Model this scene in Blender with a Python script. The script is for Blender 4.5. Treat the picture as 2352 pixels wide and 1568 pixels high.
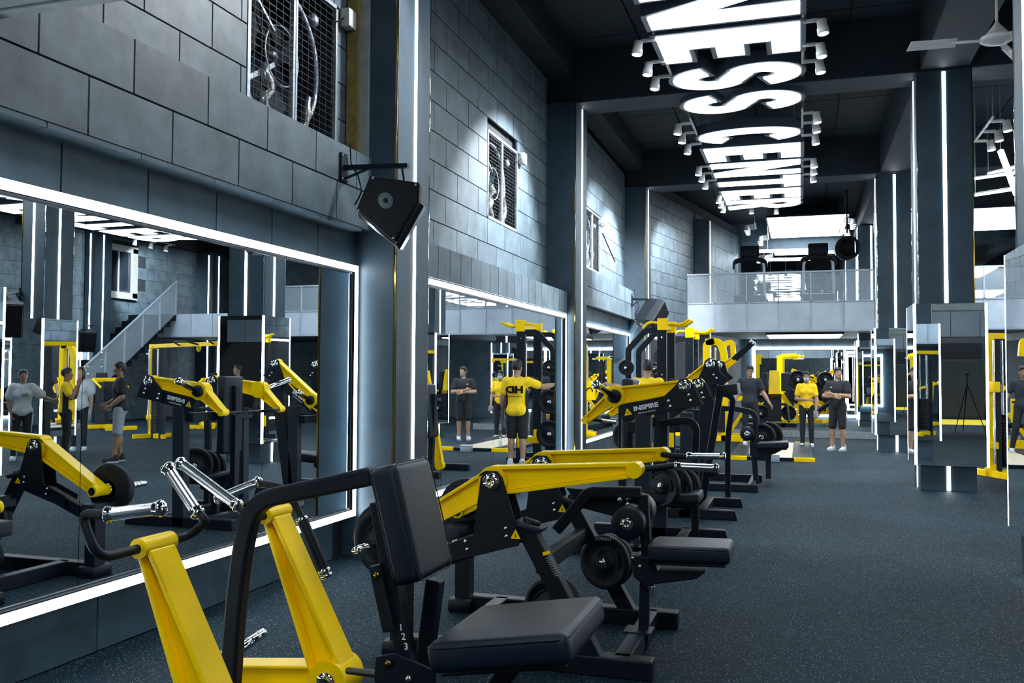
import bpy, bmesh, math, random
import numpy as np
from mathutils import Vector, Matrix
random.seed(4)
for o in list(bpy.data.objects): bpy.data.objects.remove(o)
sc = bpy.context.scene
COL = sc.collection
# ------------------------------------------------------------------ camera
YAW, PITCH, ROLL, FPX, EYE = -0.310297599, 0.0367246097, 0.00490729226, 2067.0188, 1.5
_f = Vector((math.sin(YAW)*math.cos(PITCH), math.cos(YAW)*math.cos(PITCH), math.sin(PITCH)))
_r = Vector((math.cos(YAW), -math.sin(YAW), 0)); _u = _r.cross(_f)
CR = _r*math.cos(ROLL)+_u*math.sin(ROLL); CU = -_r*math.sin(ROLL)+_u*math.cos(ROLL); CF = _f
CP = Vector((0, 0, EYE))
cam_d = bpy.data.cameras.new('camera'); cam = bpy.data.objects.new('camera', cam_d); COL.objects.link(cam)
cam_d.sensor_width = 36; cam_d.lens = FPX/2352*36; cam_d.clip_start = .05; cam_d.clip_end = 200
cam.matrix_world = Matrix(((CR.x, CU.x, -CF.x, CP.x), (CR.y, CU.y, -CF.y, CP.y), (CR.z, CU.z, -CF.z, CP.z), (0, 0, 0, 1)))
sc.camera = cam
# ------------------------------------------------------------------ world, exposure
w = bpy.data.worlds.new('world'); sc.world = w; w.use_nodes = True
w.node_tree.nodes['Background'].inputs[0].default_value = (.25, .32, .42, 1)
w.node_tree.nodes['Background'].inputs[1].default_value = .05
sc.view_settings.view_transform = 'Standard'; sc.view_settings.look = 'None'
sc.view_settings.gamma = 1; sc.view_settings.use_curve_mapping = False
sc.view_settings.exposure = 1.0
LED = 9.0        # strength of the light strips
SIGN = 5.0       # strength of the sign letters
PANEL = 6.0      # strength of the ceiling light panels
SPOT = 70.0      # watts of each track spot
WHITE = (.81, .925, 1.0)

def P(px, py, X=None, Y=None, Z=None):
    "the point where the sight line of a photo pixel meets a real plane of the room"
    d = CR*((px-1176)/FPX) - CU*((py-784)/FPX) + CF
    t = X/d.x if X is not None else (Y/d.y if Y is not None else (Z-EYE)/d.z)
    return CP + d*t
MIR = -3.52      # plane of the left wall mirrors
def PM(px, py, X=None, Y=None, Z=None):
    "same for something seen in the left wall mirror: gives where it really stands"
    q = P(px, py, (2*MIR-X) if X is not None else None, Y, Z); q.x = 2*MIR-q.x; return q
# ------------------------------------------------------------------ materials
def new_mat(n):
    m = bpy.data.materials.new(n); m.use_nodes = True
    return m, m.node_tree.nodes, m.node_tree.links, m.node_tree.nodes['Principled BSDF']
def mat(n, c, rough=.5, metal=0, coat=0, noise=0, nscale=8, bump=0, bscale=120, spec=None, objvar=0, c2=None):
    m, N, L, b = new_mat(n)
    b.inputs['Base Color'].default_value = (*c, 1); b.inputs['Roughness'].default_value = rough
    b.inputs['Metallic'].default_value = metal
    if coat: b.inputs['Coat Weight'].default_value = coat; b.inputs['Coat Roughness'].default_value = .12
    if spec is not None: b.inputs['Specular IOR Level'].default_value = spec
    if noise or objvar:
        tc = N.new('ShaderNodeTexCoord'); nz = N.new('ShaderNodeTexNoise'); nz.inputs['Scale'].default_value = nscale
        nz.inputs['Detail'].default_value = 6; nz.inputs['Roughness'].default_value = .65
        L.new(tc.outputs['Object'], nz.inputs['Vector'])
        mx = N.new('ShaderNodeMix'); mx.data_type = 'RGBA'
        d = c2 or tuple(v*(1-noise) for v in c); e = tuple(v*(1+noise) for v in c)
        mx.inputs[6].default_value = (*d, 1); mx.inputs[7].default_value = (*e, 1)
        cr = N.new('ShaderNodeMapRange'); cr.inputs[1].default_value = .3; cr.inputs[2].default_value = .7
        L.new(nz.outputs[0], cr.inputs[0]); L.new(cr.outputs[0], mx.inputs[0]); out = mx.outputs[2]
        if objvar:
            oi = N.new('ShaderNodeObjectInfo'); mr = N.new('ShaderNodeMapRange'); mr.inputs[3].default_value = 1-objvar; mr.inputs[4].default_value = 1+objvar
            L.new(oi.outputs['Random'], mr.inputs[0])
            m2 = N.new('ShaderNodeMix'); m2.data_type = 'RGBA'; m2.blend_type = 'MULTIPLY'; m2.inputs[0].default_value = 1
            L.new(out, m2.inputs[6]); L.new(mr.outputs[0], m2.inputs[7]); out = m2.outputs[2]
        L.new(out, b.inputs['Base Color'])
    if bump:
        tc = N.new('ShaderNodeTexCoord'); nz = N.new('ShaderNodeTexNoise'); nz.inputs['Scale'].default_value = bscale
        L.new(tc.outputs['Object'], nz.inputs['Vector'])
        bp = N.new('ShaderNodeBump'); bp.inputs['Strength'].default_value = bump; bp.inputs['Distance'].default_value = .004
        L.new(nz.outputs[0], bp.inputs['Height']); L.new(bp.outputs[0], b.inputs['Normal'])
    return m
def emit(n, c, s):
    m, N, L, b = new_mat(n); b.inputs['Base Color'].default_value = (*c, 1)
    b.inputs['Emission Color'].default_value = (*c, 1); b.inputs['Emission Strength'].default_value = s; return m
def concrete(n, c, var=.28, objvar=.12, rough=.55, scale=2.2):
    "mottled concrete board: two noises, dark pores"
    m, N, L, b = new_mat(n); tc = N.new('ShaderNodeTexCoord')
    vm = N.new('ShaderNodeVectorMath'); vm.operation = 'ADD'; oi = N.new('ShaderNodeObjectInfo')
    mu = N.new('ShaderNodeMath'); mu.operation = 'MULTIPLY'; mu.inputs[1].default_value = 37.
    L.new(oi.outputs['Random'], mu.inputs[0]); L.new(tc.outputs['Object'], vm.inputs[0]); L.new(mu.outputs[0], vm.inputs[1])
    a = N.new('ShaderNodeTexNoise'); a.inputs['Scale'].default_value = scale; a.inputs['Detail'].default_value = 8; a.inputs['Roughness'].default_value = .62
    L.new(vm.outputs[0], a.inputs['Vector'])
    mr = N.new('ShaderNodeMapRange'); mr.inputs[1].default_value = .28; mr.inputs[2].default_value = .72; mr.inputs[3].default_value = 1-var; mr.inputs[4].default_value = 1+var
    L.new(a.outputs[0], mr.inputs[0])
    v = N.new('ShaderNodeTexVoronoi'); v.inputs['Scale'].default_value = 9; L.new(vm.outputs[0], v.inputs['Vector'])
    pr = N.new('ShaderNodeMapRange'); pr.inputs[1].default_value = .03; pr.inputs[2].default_value = .07; pr.inputs[3].default_value = .55; pr.inputs[4].default_value = 1
    L.new(v.outputs['Distance'], pr.inputs[0])
    ov = N.new('ShaderNodeMapRange'); ov.inputs[3].default_value = 1-objvar; ov.inputs[4].default_value = 1+objvar; L.new(oi.outputs['Random'], ov.inputs[0])
    k1 = N.new('ShaderNodeMath'); k1.operation = 'MULTIPLY'; L.new(mr.outputs[0], k1.inputs[0]); L.new(pr.outputs[0], k1.inputs[1])
    k2 = N.new('ShaderNodeMath'); k2.operation = 'MULTIPLY'; L.new(k1.outputs[0], k2.inputs[0]); L.new(ov.outputs[0], k2.inputs[1])
    mx = N.new('ShaderNodeMix'); mx.data_type = 'RGBA'; mx.blend_type = 'MULTIPLY'; mx.inputs[0].default_value = 1
    mx.inputs[6].default_value = (*c, 1); L.new(k2.outputs[0], mx.inputs[7]); L.new(mx.outputs[2], b.inputs['Base Color'])
    b.inputs['Roughness'].default_value = rough
    bp = N.new('ShaderNodeBump'); bp.inputs['Strength'].default_value = .25; bp.inputs['Distance'].default_value = .004
    L.new(a.outputs[0], bp.inputs['Height']); L.new(bp.outputs[0], b.inputs['Normal'])
    return m
def rubber_floor():
    m, N, L, b = new_mat('rubber floor'); tc = N.new('ShaderNodeTexCoord')
    big = N.new('ShaderNodeTexNoise'); big.inputs['Scale'].default_value = .55; big.inputs['Detail'].default_value = 5; L.new(tc.outputs['Object'], big.inputs['Vector'])
    fine = N.new('ShaderNodeTexNoise'); fine.inputs['Scale'].default_value = 260; fine.inputs['Detail'].default_value = 2; L.new(tc.outputs['Object'], fine.inputs['Vector'])
    vo = N.new('ShaderNodeTexVoronoi'); vo.inputs['Scale'].default_value = 110; L.new(tc.outputs['Object'], vo.inputs['Vector'])
    fl = N.new('ShaderNodeMapRange'); fl.inputs[1].default_value = .20; fl.inputs[2].default_value = .32; fl.inputs[3].default_value = 1; fl.inputs[4].default_value = 0
    L.new(vo.outputs['Distance'], fl.inputs[0])
    sep = N.new('ShaderNodeSeparateColor'); L.new(vo.outputs['Color'], sep.inputs[0])
    gt = N.new('ShaderNodeMath'); gt.operation = 'GREATER_THAN'; gt.inputs[1].default_value = .72; L.new(sep.outputs[0], gt.inputs[0])
    fk = N.new('ShaderNodeMath'); fk.operation = 'MULTIPLY'; L.new(fl.outputs[0], fk.inputs[0]); L.new(gt.outputs[0], fk.inputs[1])
    mr = N.new('ShaderNodeMapRange'); mr.inputs[1].default_value = .3; mr.inputs[2].default_value = .7; L.new(big.outputs[0], mr.inputs[0])
    mx = N.new('ShaderNodeMix'); mx.data_type = 'RGBA'; mx.inputs[6].default_value = (.0025, .010, .018, 1); mx.inputs[7].default_value = (.013, .031, .044, 1)
    L.new(mr.outputs[0], mx.inputs[0])
    m2 = N.new('ShaderNodeMix'); m2.data_type = 'RGBA'; m2.inputs[7].default_value = (.33, .38, .40, 1)
    L.new(fk.outputs[0], m2.inputs[0]); L.new(mx.outputs[2], m2.inputs[6]); L.new(m2.outputs[2], b.inputs['Base Color'])
    b.inputs['Roughness'].default_value = .7; b.inputs['Specular IOR Level'].default_value = .07
    bp = N.new('ShaderNodeBump'); bp.inputs['Strength'].default_value = .5; bp.inputs['Distance'].default_value = .003
    L.new(fine.outputs[0], bp.inputs['Height']); L.new(bp.outputs[0], b.inputs['Normal'])
    return m
def gauze(n, c, a):
    m, N, L, b = new_mat(n); b.inputs['Base Color'].default_value = (*c, 1); b.inputs['Roughness'].default_value = .3; b.inputs['Alpha'].default_value = a; return m
CONC = concrete('concrete board', (.066, .094, .113), .5, .12, .5, 3.6)
CONC2 = concrete('concrete board dark', (.046, .083, .114), .4, .08, .5, 3.6)
COLC = concrete('concrete column', (.026, .052, .076), .32, .05, .5, 3)
CORE = mat('joint mortar', (.012, .016, .022), .8, noise=.3)
CEIL = concrete('painted dark ceiling', (.007, .018, .028), .35, .1, .75, 1.2)
FLOORM = rubber_floor()
BLACK = mat('black powder coat', (.004, .008, .014), .38, noise=.2, nscale=30, bump=.25, bscale=900, spec=.2)
DGREY = mat('charcoal powder coat', (.010, .018, .027), .4, noise=.15, nscale=30, bump=.25, bscale=900, spec=.25)
RUB = mat('black rubber', (.004, .007, .011), .5, spec=.22, noise=.2, nscale=40)
LEATH = mat('black leatherette', (.003, .009, .018), .36, spec=.28, noise=.2, nscale=12, bump=.35, bscale=500)
YEL = mat('yellow gloss paint', (1.0, .64, .0), .33, spec=.14, coat=.08, noise=.06, nscale=5)
CHR = mat('polished chrome', (.82, .84, .86), .08, 1, noise=.05)
STEEL = mat('knurled steel', (.74, .77, .80), .22, 1, noise=.08, nscale=60)
GALV = mat('galvanised steel', (.36, .40, .45), .4, .7, noise=.25, nscale=25)
MIRR = mat('mirror glass', (.83, .88, .90), .0, 1)
DARKM = mat('dark anodised frame', (.02, .026, .035), .3, .4, noise=.1)
EDGE = mat('polished steel edge trim', (.75, .77, .8), .06, 1, noise=.1, nscale=6, bump=.6, bscale=5)
GOLD = mat('brass edge trim', (.34, .22, .04), .15, 1, noise=.3, nscale=7, bump=.5, bscale=5)
WPL = mat('white plastic', (.5, .5, .49), .4, noise=.06)
GREYP = mat('pale painted steel', (.34, .39, .45), .45, noise=.12, nscale=3)
PANM = concrete('pale fibre panel', (.42, .48, .56), .16, .06, .4, 1.5)
GAUZE = gauze('white perforated sheet', (.50, .58, .66), .26)
WIRE = mat('dark wire', (.05, .06, .07), .5, .3, noise=.2)
FOIL = mat('crumpled foil', (.5, .52, .5), .25, .8, noise=.4, nscale=14, bump=1, bscale=18)
BLK = mat('matt black', (.004, .006, .009), .6, noise=.2, spec=.15)
WHT = mat('white print', (.75, .78, .8), .5, noise=.03)
WOOD = mat('pale plywood', (.45, .38, .28), .5, noise=.2, nscale=9)
TERR = mat('speckled terrazzo', (.30, .32, .34), .4, noise=.7, nscale=55)
LEDM = emit('white light strip', WHITE, LED)
SIGNM = emit('lit sign acrylic', WHITE, SIGN)
PANELM = emit('lit ceiling panel', WHITE, PANEL)
LENSM = emit('lit spot lens', (1, .97, .9), 14)
# ------------------------------------------------------------------ mesh builder
OFF = {}
def fillet(pts, r, n=6):
    pts = [Vector(p) for p in pts]; out = [pts[0]]
    for a, b, c in zip(pts, pts[1:], pts[2:]):
        u, v = (a-b), (c-b); d = min(r, u.length*.48, v.length*.48); u.normalize(); v.normalize()
        s, e = b+u*d, b+v*d
        for i in range(n+1):
            t = i/n; out.append(s*(1-t)**2 + b*(2*t*(1-t)) + e*t*t)
    out.append(pts[-1]); return out
_rb = {}
class G:
    def __init__(s): s.v = []; s.f = []; s.sm = []
    def add(s, v, f, smooth=False):
        k = len(s.v); s.v += [tuple(p) for p in v]; s.f += [tuple(i+k for i in q) for q in f]; s.sm += [smooth]*len(f); return s
    def hexa(s, p): return s.add(p, [(0, 3, 2, 1), (4, 5, 6, 7), (0, 1, 5, 4), (1, 2, 6, 5), (2, 3, 7, 6), (3, 0, 4, 7)])
    def box(s, a, b):
        (x0, y0, z0), (x1, y1, z1) = a, b
        return s.hexa([(x0, y0, z0), (x1, y0, z0), (x1, y1, z0), (x0, y1, z0), (x0, y0, z1), (x1, y0, z1), (x1, y1, z1), (x0, y1, z1)])
    def rbox(s, c, ux, uy, uz, r=.01, seg=3):
        "rounded box; ux uy uz are half-extent vectors"
        c, ux, uy, uz = Vector(c), Vector(ux), Vector(uy), Vector(uz); d = (ux.length, uy.length, uz.length)
        bm = bmesh.new(); bmesh.ops.create_cube(bm, size=2)
        for q in bm.verts: q.co = Vector((q.co.x*d[0], q.co.y*d[1], q.co.z*d[2]))
        bmesh.ops.bevel(bm, geom=bm.edges[:], offset=min(r, min(d)*.95), segments=seg, profile=.5, affect='EDGES')
        X, Y, Z = ux.normalized(), uy.normalized(), uz.normalized(); bm.verts.index_update()
        s.add([c+X*q.co.x+Y*q.co.y+Z*q.co.z for q in bm.verts], [[q.index for q in f.verts] for f in bm.faces], True); bm.free(); return s
    def prism(s, poly, n):
        "polygon (list of 3D points) extruded by the vector n"
        k = len(poly); n = Vector(n); a = [Vector(p) for p in poly]
        return s.add(a+[p+n for p in a], [tuple(range(k))[::-1], tuple(range(k, 2*k))]+[(i, (i+1) % k, (i+1) % k+k, i+k) for i in range(k)])
    def ring(s, path, rad, n=12, caps=True, closed=False):
        path = [Vector(p) for p in path]; m = len(path)
        if not hasattr(rad, '__len__'): rad = [rad]*m
        t = (path[1]-path[0]).normalized(); a = t.orthogonal().normalized(); V = []; 
        for i, p in enumerate(path):
            if closed: t = (path[(i+1) % m]-path[i-1]).normalized()
            else: t = (path[min(i+1, m-1)]-path[max(i-1, 0)]).normalized()
            a = (a-t*a.dot(t)).normalized(); b = t.cross(a)
            V += [p+(a*math.cos(2*math.pi*j/n)+b*math.sin(2*math.pi*j/n))*rad[i] for j in range(n)]
        F = [(i*n+j, i*n+(j+1) % n, ((i+1) % m)*n+(j+1) % n, ((i+1) % m)*n+j) for i in range(m if closed else m-1) for j in range(n)]
        s.add(V, F, True)
        if caps and not closed: s.add(V[:n]+V[-n:], [tuple(range(n))[::-1], tuple(range(n, 2*n))])
        return s
    def cyl(s, a, b, r, n=16, r2=None): return s.ring([a, b], [r, r if r2 is None else r2], n)
    def lathe(s, a, ax, prof, n=20):
        "profile of (distance along axis, radius)"
        ax = Vector(ax).normalized(); a = Vector(a); u = ax.orthogonal().normalized(); v = ax.cross(u); V = []; m = len(prof)
        for d, r in prof: V += [a+ax*d+(u*math.cos(2*math.pi*j/n)+v*math.sin(2*math.pi*j/n))*max(r, .0004) for j in range(n)]
        F = [(i*n+j, i*n+(j+1) % n, (i+1)*n+(j+1) % n, (i+1)*n+j) for i in range(m-1) for j in range(n)]
        s.add(V, F+[tuple(range(n))[::-1], tuple(range((m-1)*n, m*n))], True); return s
    def ball(s, c, r, n=12): 
        return s.lathe(Vector(c)-Vector((0, 0, r)), (0, 0, 1), [(r-r*math.cos(math.pi*i/8), r*math.sin(math.pi*i/8)) for i in range(9)], n)
    def bar(s, path, n, w, h, r=0, seg=6):
        "rectangular tube along a path; n = side direction (width w), h across"
        path = [Vector(p) for p in path]
        if r: path = fillet(path, r, seg)
        m = len(path); V = []; n0 = Vector(n).normalized()
        for i, p in enumerate(path):
            t0 = (path[i]-path[i-1]).normalized() if i else None; t1 = (path[i+1]-path[i]).normalized() if i < m-1 else None
            t = ((t0 or t1)+(t1 or t0)).normalized(); nn = (n0-t*n0.dot(t)).normalized(); up = nn.cross(t)
            k = 1/max(.5, t.dot(t1 or t0))
            V += [p+nn*w/2+up*h/2*k, p-nn*w/2+up*h/2*k, p-nn*w/2-up*h/2*k, p+nn*w/2-up*h/2*k]
        F = [(i*4+j, i*4+(j+1) % 4, (i+1)*4+(j+1) % 4, (i+1)*4+j) for i in range(m-1) for j in range(4)]
        return s.add(V, F+[(3, 2, 1, 0), (m*4-4, m*4-3, m*4-2, m*4-1)])
    def beam(s, p0, p1, n, w, h0, h1, web=.34, fl=.016):
        "lever of I section: flanges of width w, recessed web"
        p0, p1, n = Vector(p0), Vector(p1), Vector(n).normalized(); t = (p1-p0).normalized(); n = (n-t*n.dot(t)).normalized(); u = n.cross(t)
        if u.z < 0: u = -u
        def part(a0, a1, b0, b1, ww):
            q = [p0-n*ww/2+u*a0, p0+n*ww/2+u*a0, p0+n*ww/2+u*a1, p0-n*ww/2+u*a1, p1-n*ww/2+u*b0, p1+n*ww/2+u*b0, p1+n*ww/2+u*b1, p1-n*ww/2+u*b1]
            s.hexa(q)
        part(h0/2-fl, h0/2, h1/2-fl, h1/2, w); part(-h0/2, -h0/2+fl, -h1/2, -h1/2+fl, w)
        part(-h0/2+fl, h0/2-fl, -h1/2+fl, h1/2-fl, w*web); return s
    def build(s, name, m, parent=None, bev=0, label=None):
        off = Vector(OFF.get(parent.name, (0, 0, 0))) if parent else Vector((0, 0, 0))
        me = bpy.data.meshes.new(name); me.from_pydata([tuple(Vector(p)-off) for p in s.v], [], s.f); me.update()
        bm = bmesh.new(); bm.from_mesh(me); bmesh.ops.recalc_face_normals(bm, faces=bm.faces); bm.to_mesh(me); bm.free()
        me.polygons.foreach_set('use_smooth', s.sm)
        o = bpy.data.objects.new(name, me); COL.objects.link(o)
        if isinstance(m, (list, tuple)):
            for q in m: me.materials.append(q)
        else: me.materials.append(m)
        if parent: o.parent = parent; OFF[o.name] = tuple(off)
        if bev:
            b = o.modifiers.new('bevel', 'BEVEL'); b.width = bev; b.segments = 2; b.limit_method = 'ANGLE'; b.angle_limit = .6
        if label: o['label'] = label
        return o
def thing(name, label, cat, loc, group=None):
    o = bpy.data.objects.new(name, None); COL.objects.link(o); o.location = loc; o.empty_display_size = .1
    OFF[o.name] = tuple(loc); o['label'] = label; o['category'] = cat
    if group: o['group'] = group
    return o
def tag(o, label, cat, group=None):
    o['label'] = label; o['category'] = cat
    if group: o['group'] = group
    return o
def struct(o, label=None):
    o['kind'] = 'structure'
    if label: o['label'] = label
    return o
def dup(o, loc=None, label=None, parent=None, rotz=None):
    c = o.copy(); COL.objects.link(c)
    if parent: c.parent = parent
    if loc is not None: c.location = loc
    if rotz is not None: c.rotation_euler = (0, 0, rotz)
    if label: c['label'] = label
    for ch in list(o.children): dup(ch, parent=c)
    OFF[c.name] = OFF.get(o.name, (0, 0, 0)); return c
def text(body, size, c, right, up, m, parent, name='lettering', depth=.002, label=None, sx=1, bold=0):
    cu = bpy.data.curves.new('t', 'FONT'); cu.body = body; cu.size = size; cu.align_x = 'CENTER'; cu.align_y = 'CENTER'; cu.extrude = depth; cu.offset = bold; cu.resolution_u = 3
    ob = bpy.data.objects.new('t', cu); COL.objects.link(ob); dg = bpy.context.evaluated_depsgraph_get()
    me = bpy.data.meshes.new_from_object(ob.evaluated_get(dg)); bpy.data.objects.remove(ob)
    R, U = Vector(right).normalized(), Vector(up).normalized(); Nn = R.cross(U); c = Vector(c)
    g = G(); g.add([c+R*v.co.x*sx+U*v.co.y+Nn*v.co.z for v in me.vertices], [tuple(p.vertices) for p in me.polygons]); bpy.data.meshes.remove(me)
    return g.build(name, m, parent, label=label)
V3 = Vector
YV = V3((0, 1, 0)); XV = V3((1, 0, 0)); ZV = V3((0, 0, 1))
# ================================================================== the room
ZT = 5.95
fl = struct(G().add([(-3.95, -10, 0), (13.7, -10, 0), (13.7, 31, 0), (-3.95, 31, 0)], [(0, 1, 2, 3)]).build('floor', FLOORM), 'dark speckled rubber gym floor')
ce = struct(G().box((-4.2, -10, 6.4), (14, 31, 6.6)).build('ceiling', CORE), 'dark painted concrete ceiling')
for i in range(12):                                            # shuttering panels of the slab
    for j in range(13):
        x0, y0 = -3.6+i*1.43, 4.4+j*2.05
        if x0 < 6: G().box((x0, y0, 6.375), (x0+1.4, y0+2.02, 6.42)).build('panel', CEIL, ce)
for y in (.2, 6.75, 13.02, 19.35): G().box((-3.6, y, 5.58), (13.6, y+.65, 6.38)).build('beam', CEIL, ce, .015)
for x0, x1, zb in ((-3.62, -3.22, 5.95), (1.55, 2.15, 5.60), (5.9, 6.4, 5.60)): G().box((x0, -10, zb), (x1, 31, 6.37)).build('beam', CEIL, ce, .015)

_tm = {}
def tile_at(parent, y0, y1, z0, z1, x, th=.022, ax=None, m=None, name='tile'):
    "one board proud of the wall; alike boards share their mesh"
    m = m or CONC; key = (round(y1-y0, 3), round(z1-z0, 3), th, m.name)
    if key not in _tm:
        a, b = (y1-y0)/2, (z1-z0)/2; e = .003
        g = G().hexa([(-th, -a, -b), (0, -a+e, -b+e), (0, a-e, -b+e), (-th, a, -b), (-th, -a, b), (0, -a+e, b-e), (0, a-e, b-e), (-th, a, b)])
        _tm[key] = g.build(name, m, None); o = _tm[key]
    else:
        o = bpy.data.objects.new(name, _tm[key].data); COL.objects.link(o)
    if ax is None: o.location = (x, (y0+y1)/2, (z0+z1)/2)
    else:
        p, t = ax; o.location = V3(p)+V3(t)*(y0+y1)/2+V3((0, 0, (z0+z1)/2)); o.rotation_euler = (0, 0, -math.atan2(t[0], t[1]))
    o.parent = parent; return o
def tiling(parent, y0, y1, zs, x, L=.676, ph=0, hole=None, ax=None, m=None, alt=True, gap=.006):
    for k, (za, zb) in enumerate(zip(zs, zs[1:])):
        y = y0-((ph+(L/2 if alt and k % 2 else 0)) % L)
        while y < y1-.02:
            for c in ([(y, y+L)] if not (hole and zb > hole[2]+.02 and za < hole[3]-.02) else [(y, min(y+L, hole[0])), (max(y, hole[1]), y+L)]):
                a, b = max(c[0], y0)+gap/2, min(c[1], y1)-gap/2
                if b-a > .03: tile_at(parent, round(a, 4), round(b, 4), za+gap/2, zb-gap/2, x, ax=ax, m=m)
            y += L
def frange(a, b, s):
    o = [a]
    while o[-1]+s < b-.05: o.append(round(o[-1]+s, 4))
    return o+[b]
def wall_core(g, y0, y1, z0, z1, xf, xb=-4.1, hole=None):
    if not hole: return g.box((xb, y0, z0), (xf, y1, z1))
    a, b, c, d = hole
    g.box((xb, y0, z0), (xf, a, z1)); g.box((xb, b, z0), (xf, y1, z1)); g.box((xb, a, z0), (xf, b, c)); g.box((xb, a, d), (xf, b, z1))
# bay one: ledge band in front of a recessed upper wall
H1 = (5.26, 6.52, 3.29, 4.52); H2 = (10.24, 11.45, 3.40, 4.49); H3 = (15.5, 16.7, 3.40, 4.49)
g = G(); wall_core(g, -10, 6.8, 3.29, ZT, -3.634, hole=H1); g.box((-4.1, -10, 2.68), (-3.404, 6.72, 3.29)); g.box((-4.1, -10, 0), (-3.634, 6.8, 2.68)); g.box((-3.634, -10, 2.2), (-3.56, 6.72, 2.68))
wl = struct(g.build('wall_left', CORE), 'grey concrete block wall of the nearest bay, with ledge above the mirror')
tiling(wl, -.2, 6.71, [2.68, 2.985, 3.29], -3.38, L=.632, ph=.0)
tiling(wl, 1.5, 6.71, frange(3.29, ZT, .305), -3.61, L=.632, ph=.1, hole=H1)
for k in range(11):                                            # recessed panels above and tiles below the mirror
    a = 3.585-.632*5+.632*k
    if a+.632 < 6.75: tile_at(wl, a+.003, a+.629, 2.395, 2.678, -3.535, m=CONC2)
    a = 3.98-.64*5+.64*k
    if a+.64 < 6.95: tile_at(wl, a+.003, min(a+.637, 6.72), .004, .40, -3.61, m=CONC2)
    if a+.64 < 6.75: G().box((-3.53, a+.003, 2.655), (-3.384, a+.637, 2.682)).build('soffit_tile', CONC2, wl)
# bay two
g = G(); wall_core(g, 7.35, 13.0, 0, ZT, -3.68, hole=H2); wl2 = struct(g.build('wall_left', CORE), 'grey concrete block wall of the second bay, with small fan opening')
tiling(wl2, 7.42, 12.90, [2.40, 2.73], -3.28, L=.30, ph=.1, alt=False)
G().box((-3.66, 7.42, 2.40), (-3.303, 12.90, 2.725)).build('band_backing', CORE, wl2); G().box((-3.66, 7.42, 2.73), (-3.634, H2[0], ZT)).build('tile_backing', CORE, wl2); G().box((-3.66, H2[1], 2.73), (-3.634, 13.0, ZT)).build('tile_backing', CORE, wl2)
tiling(wl2, 7.42, 12.93, [2.735]+frange(3.09, ZT, .31), -3.61, ph=.2, hole=H2)
for k in range(8): tile_at(wl2, 7.42+k*.685+.003, 7.42+k*.685+.682, .004, .40, -3.40, m=CONC2)
G().box((-3.66, 7.42, 0), (-3.424, 12.9, .4)).build('base_backing', CORE, wl2)
# bay three
g = G(); wall_core(g, 13.6, 19.7, 0, ZT, -3.68, hole=H3); wl3 = struct(g.build('wall_left', CORE), 'grey concrete block wall of the third bay')
tiling(wl3, 13.66, 19.22, [2.68, 2.985, 3.29], -3.38, L=.632, ph=.3); G().box((-3.68, 13.66, 2.68), (-3.404, 19.22, 3.29)).build('band_backing', CORE, wl3)
tiling(wl3, 13.66, 19.24, frange(3.29, 5.85, .305), -3.61, L=.632, ph=.2, hole=H3)
for y0_, y1_ in ((13.66, H3[0]), (H3[1], 19.3)): G().box((-3.68, y0_, 3.29), (-3.634, y1_, 5.9)).build('tile_backing', CORE, wl3)
for k in range(8): tile_at(wl3, 13.66+k*.695+.003, 13.66+k*.695+.692, 2.40, 2.678, -3.52, m=CONC2)
G().box((-3.68, 13.66, 2.3), (-3.545, 19.22, 2.68)).build('strip_backing', CORE, wl3)
for k in range(8): tile_at(wl3, 13.66+k*.695+.003, 13.66+k*.695+.692, .004, .40, -3.60, m=CONC2)
# bay four turns inwards
A4 = V3((-3.61, 19.9, 0)); T4 = V3((.187, .982, 0)).normalized(); N4 = V3((T4.y, -T4.x, 0)); ax4 = (A4, T4)
def q4(t, off, z): return A4+T4*t+N4*off+V3((0, 0, z))
g = G().hexa([q4(-.2, -.5, 0), q4(-.2, -.024, 0), q4(10, -.024, 0), q4(10, -.5, 0), q4(-.2, -.5, ZT+.2), q4(-.2, -.024, ZT+.2), q4(10, -.024, ZT+.2), q4(10, -.5, ZT+.2)])
wl4 = struct(g.build('wall_left', CORE), 'grey concrete block wall of the fourth bay, turning inwards to the mezzanine')
tiling(wl4, .1, 4.7, [2.47]+frange(2.78, 5.9, .31), 0, ph=.1, ax=ax4)
tiling(wl4, 4.9, 9.4, [2.47]+frange(2.78, 5.9, .62), 0, ph=.1, ax=ax4)
# pilasters and columns -------------------------------------------------
def strip(parent, a, b, m=None): return G().box(a, b).build('light_strip', m or LEDM, parent)
tn = [0]
def tname(): tn[0] += 1; return 'trim_%d' % tn[0]
def pilaster(y0, y1, xf, xb, z1, label, led):
    g = G().box((xb, y0, 0), (xf-.02, y1, z1)); o = struct(g.build(tname(), COLC, None, .006), label)
    G().box((xf-.02, y0+.012, 0), (xf, led-.022, z1)).build('face_panel', COLC, o, .004); G().box((xf-.02, led+.022, 0), (xf, y1-.012, z1)).build('face_panel', COLC, o, .004)
    strip(o, (xf-.018, led-.02, .02), (xf+.005, led+.02, z1-.02))
    for yy, mm in ((y0, GOLD), (y1, EDGE)):
        pts = [V3((xf-.010+.003*math.sin(k*1.7), yy, z1*k/24)) for k in range(25)]
        G().bar(pts, YV, .008, .014).build('edge_trim', mm, o)
    return o
pilaster(6.73, 7.41, -3.16, -3.95, 5.95, 'concrete pilaster with a vertical light strip beside the hanging speaker', 7.09)
pilaster(12.93, 13.65, -3.16, -3.95, 5.58, 'concrete pilaster with a vertical light strip between second and third bay', 13.33)
pilaster(19.24, 19.95, -3.16, -3.95, 5.58, 'concrete pilaster with a vertical light strip behind the second speaker', 19.6)
pilaster(24.7, 25.4, -2.34, -3.3, 5.75, 'concrete pilaster at the end of the mezzanine railing', 25.05)
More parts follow.
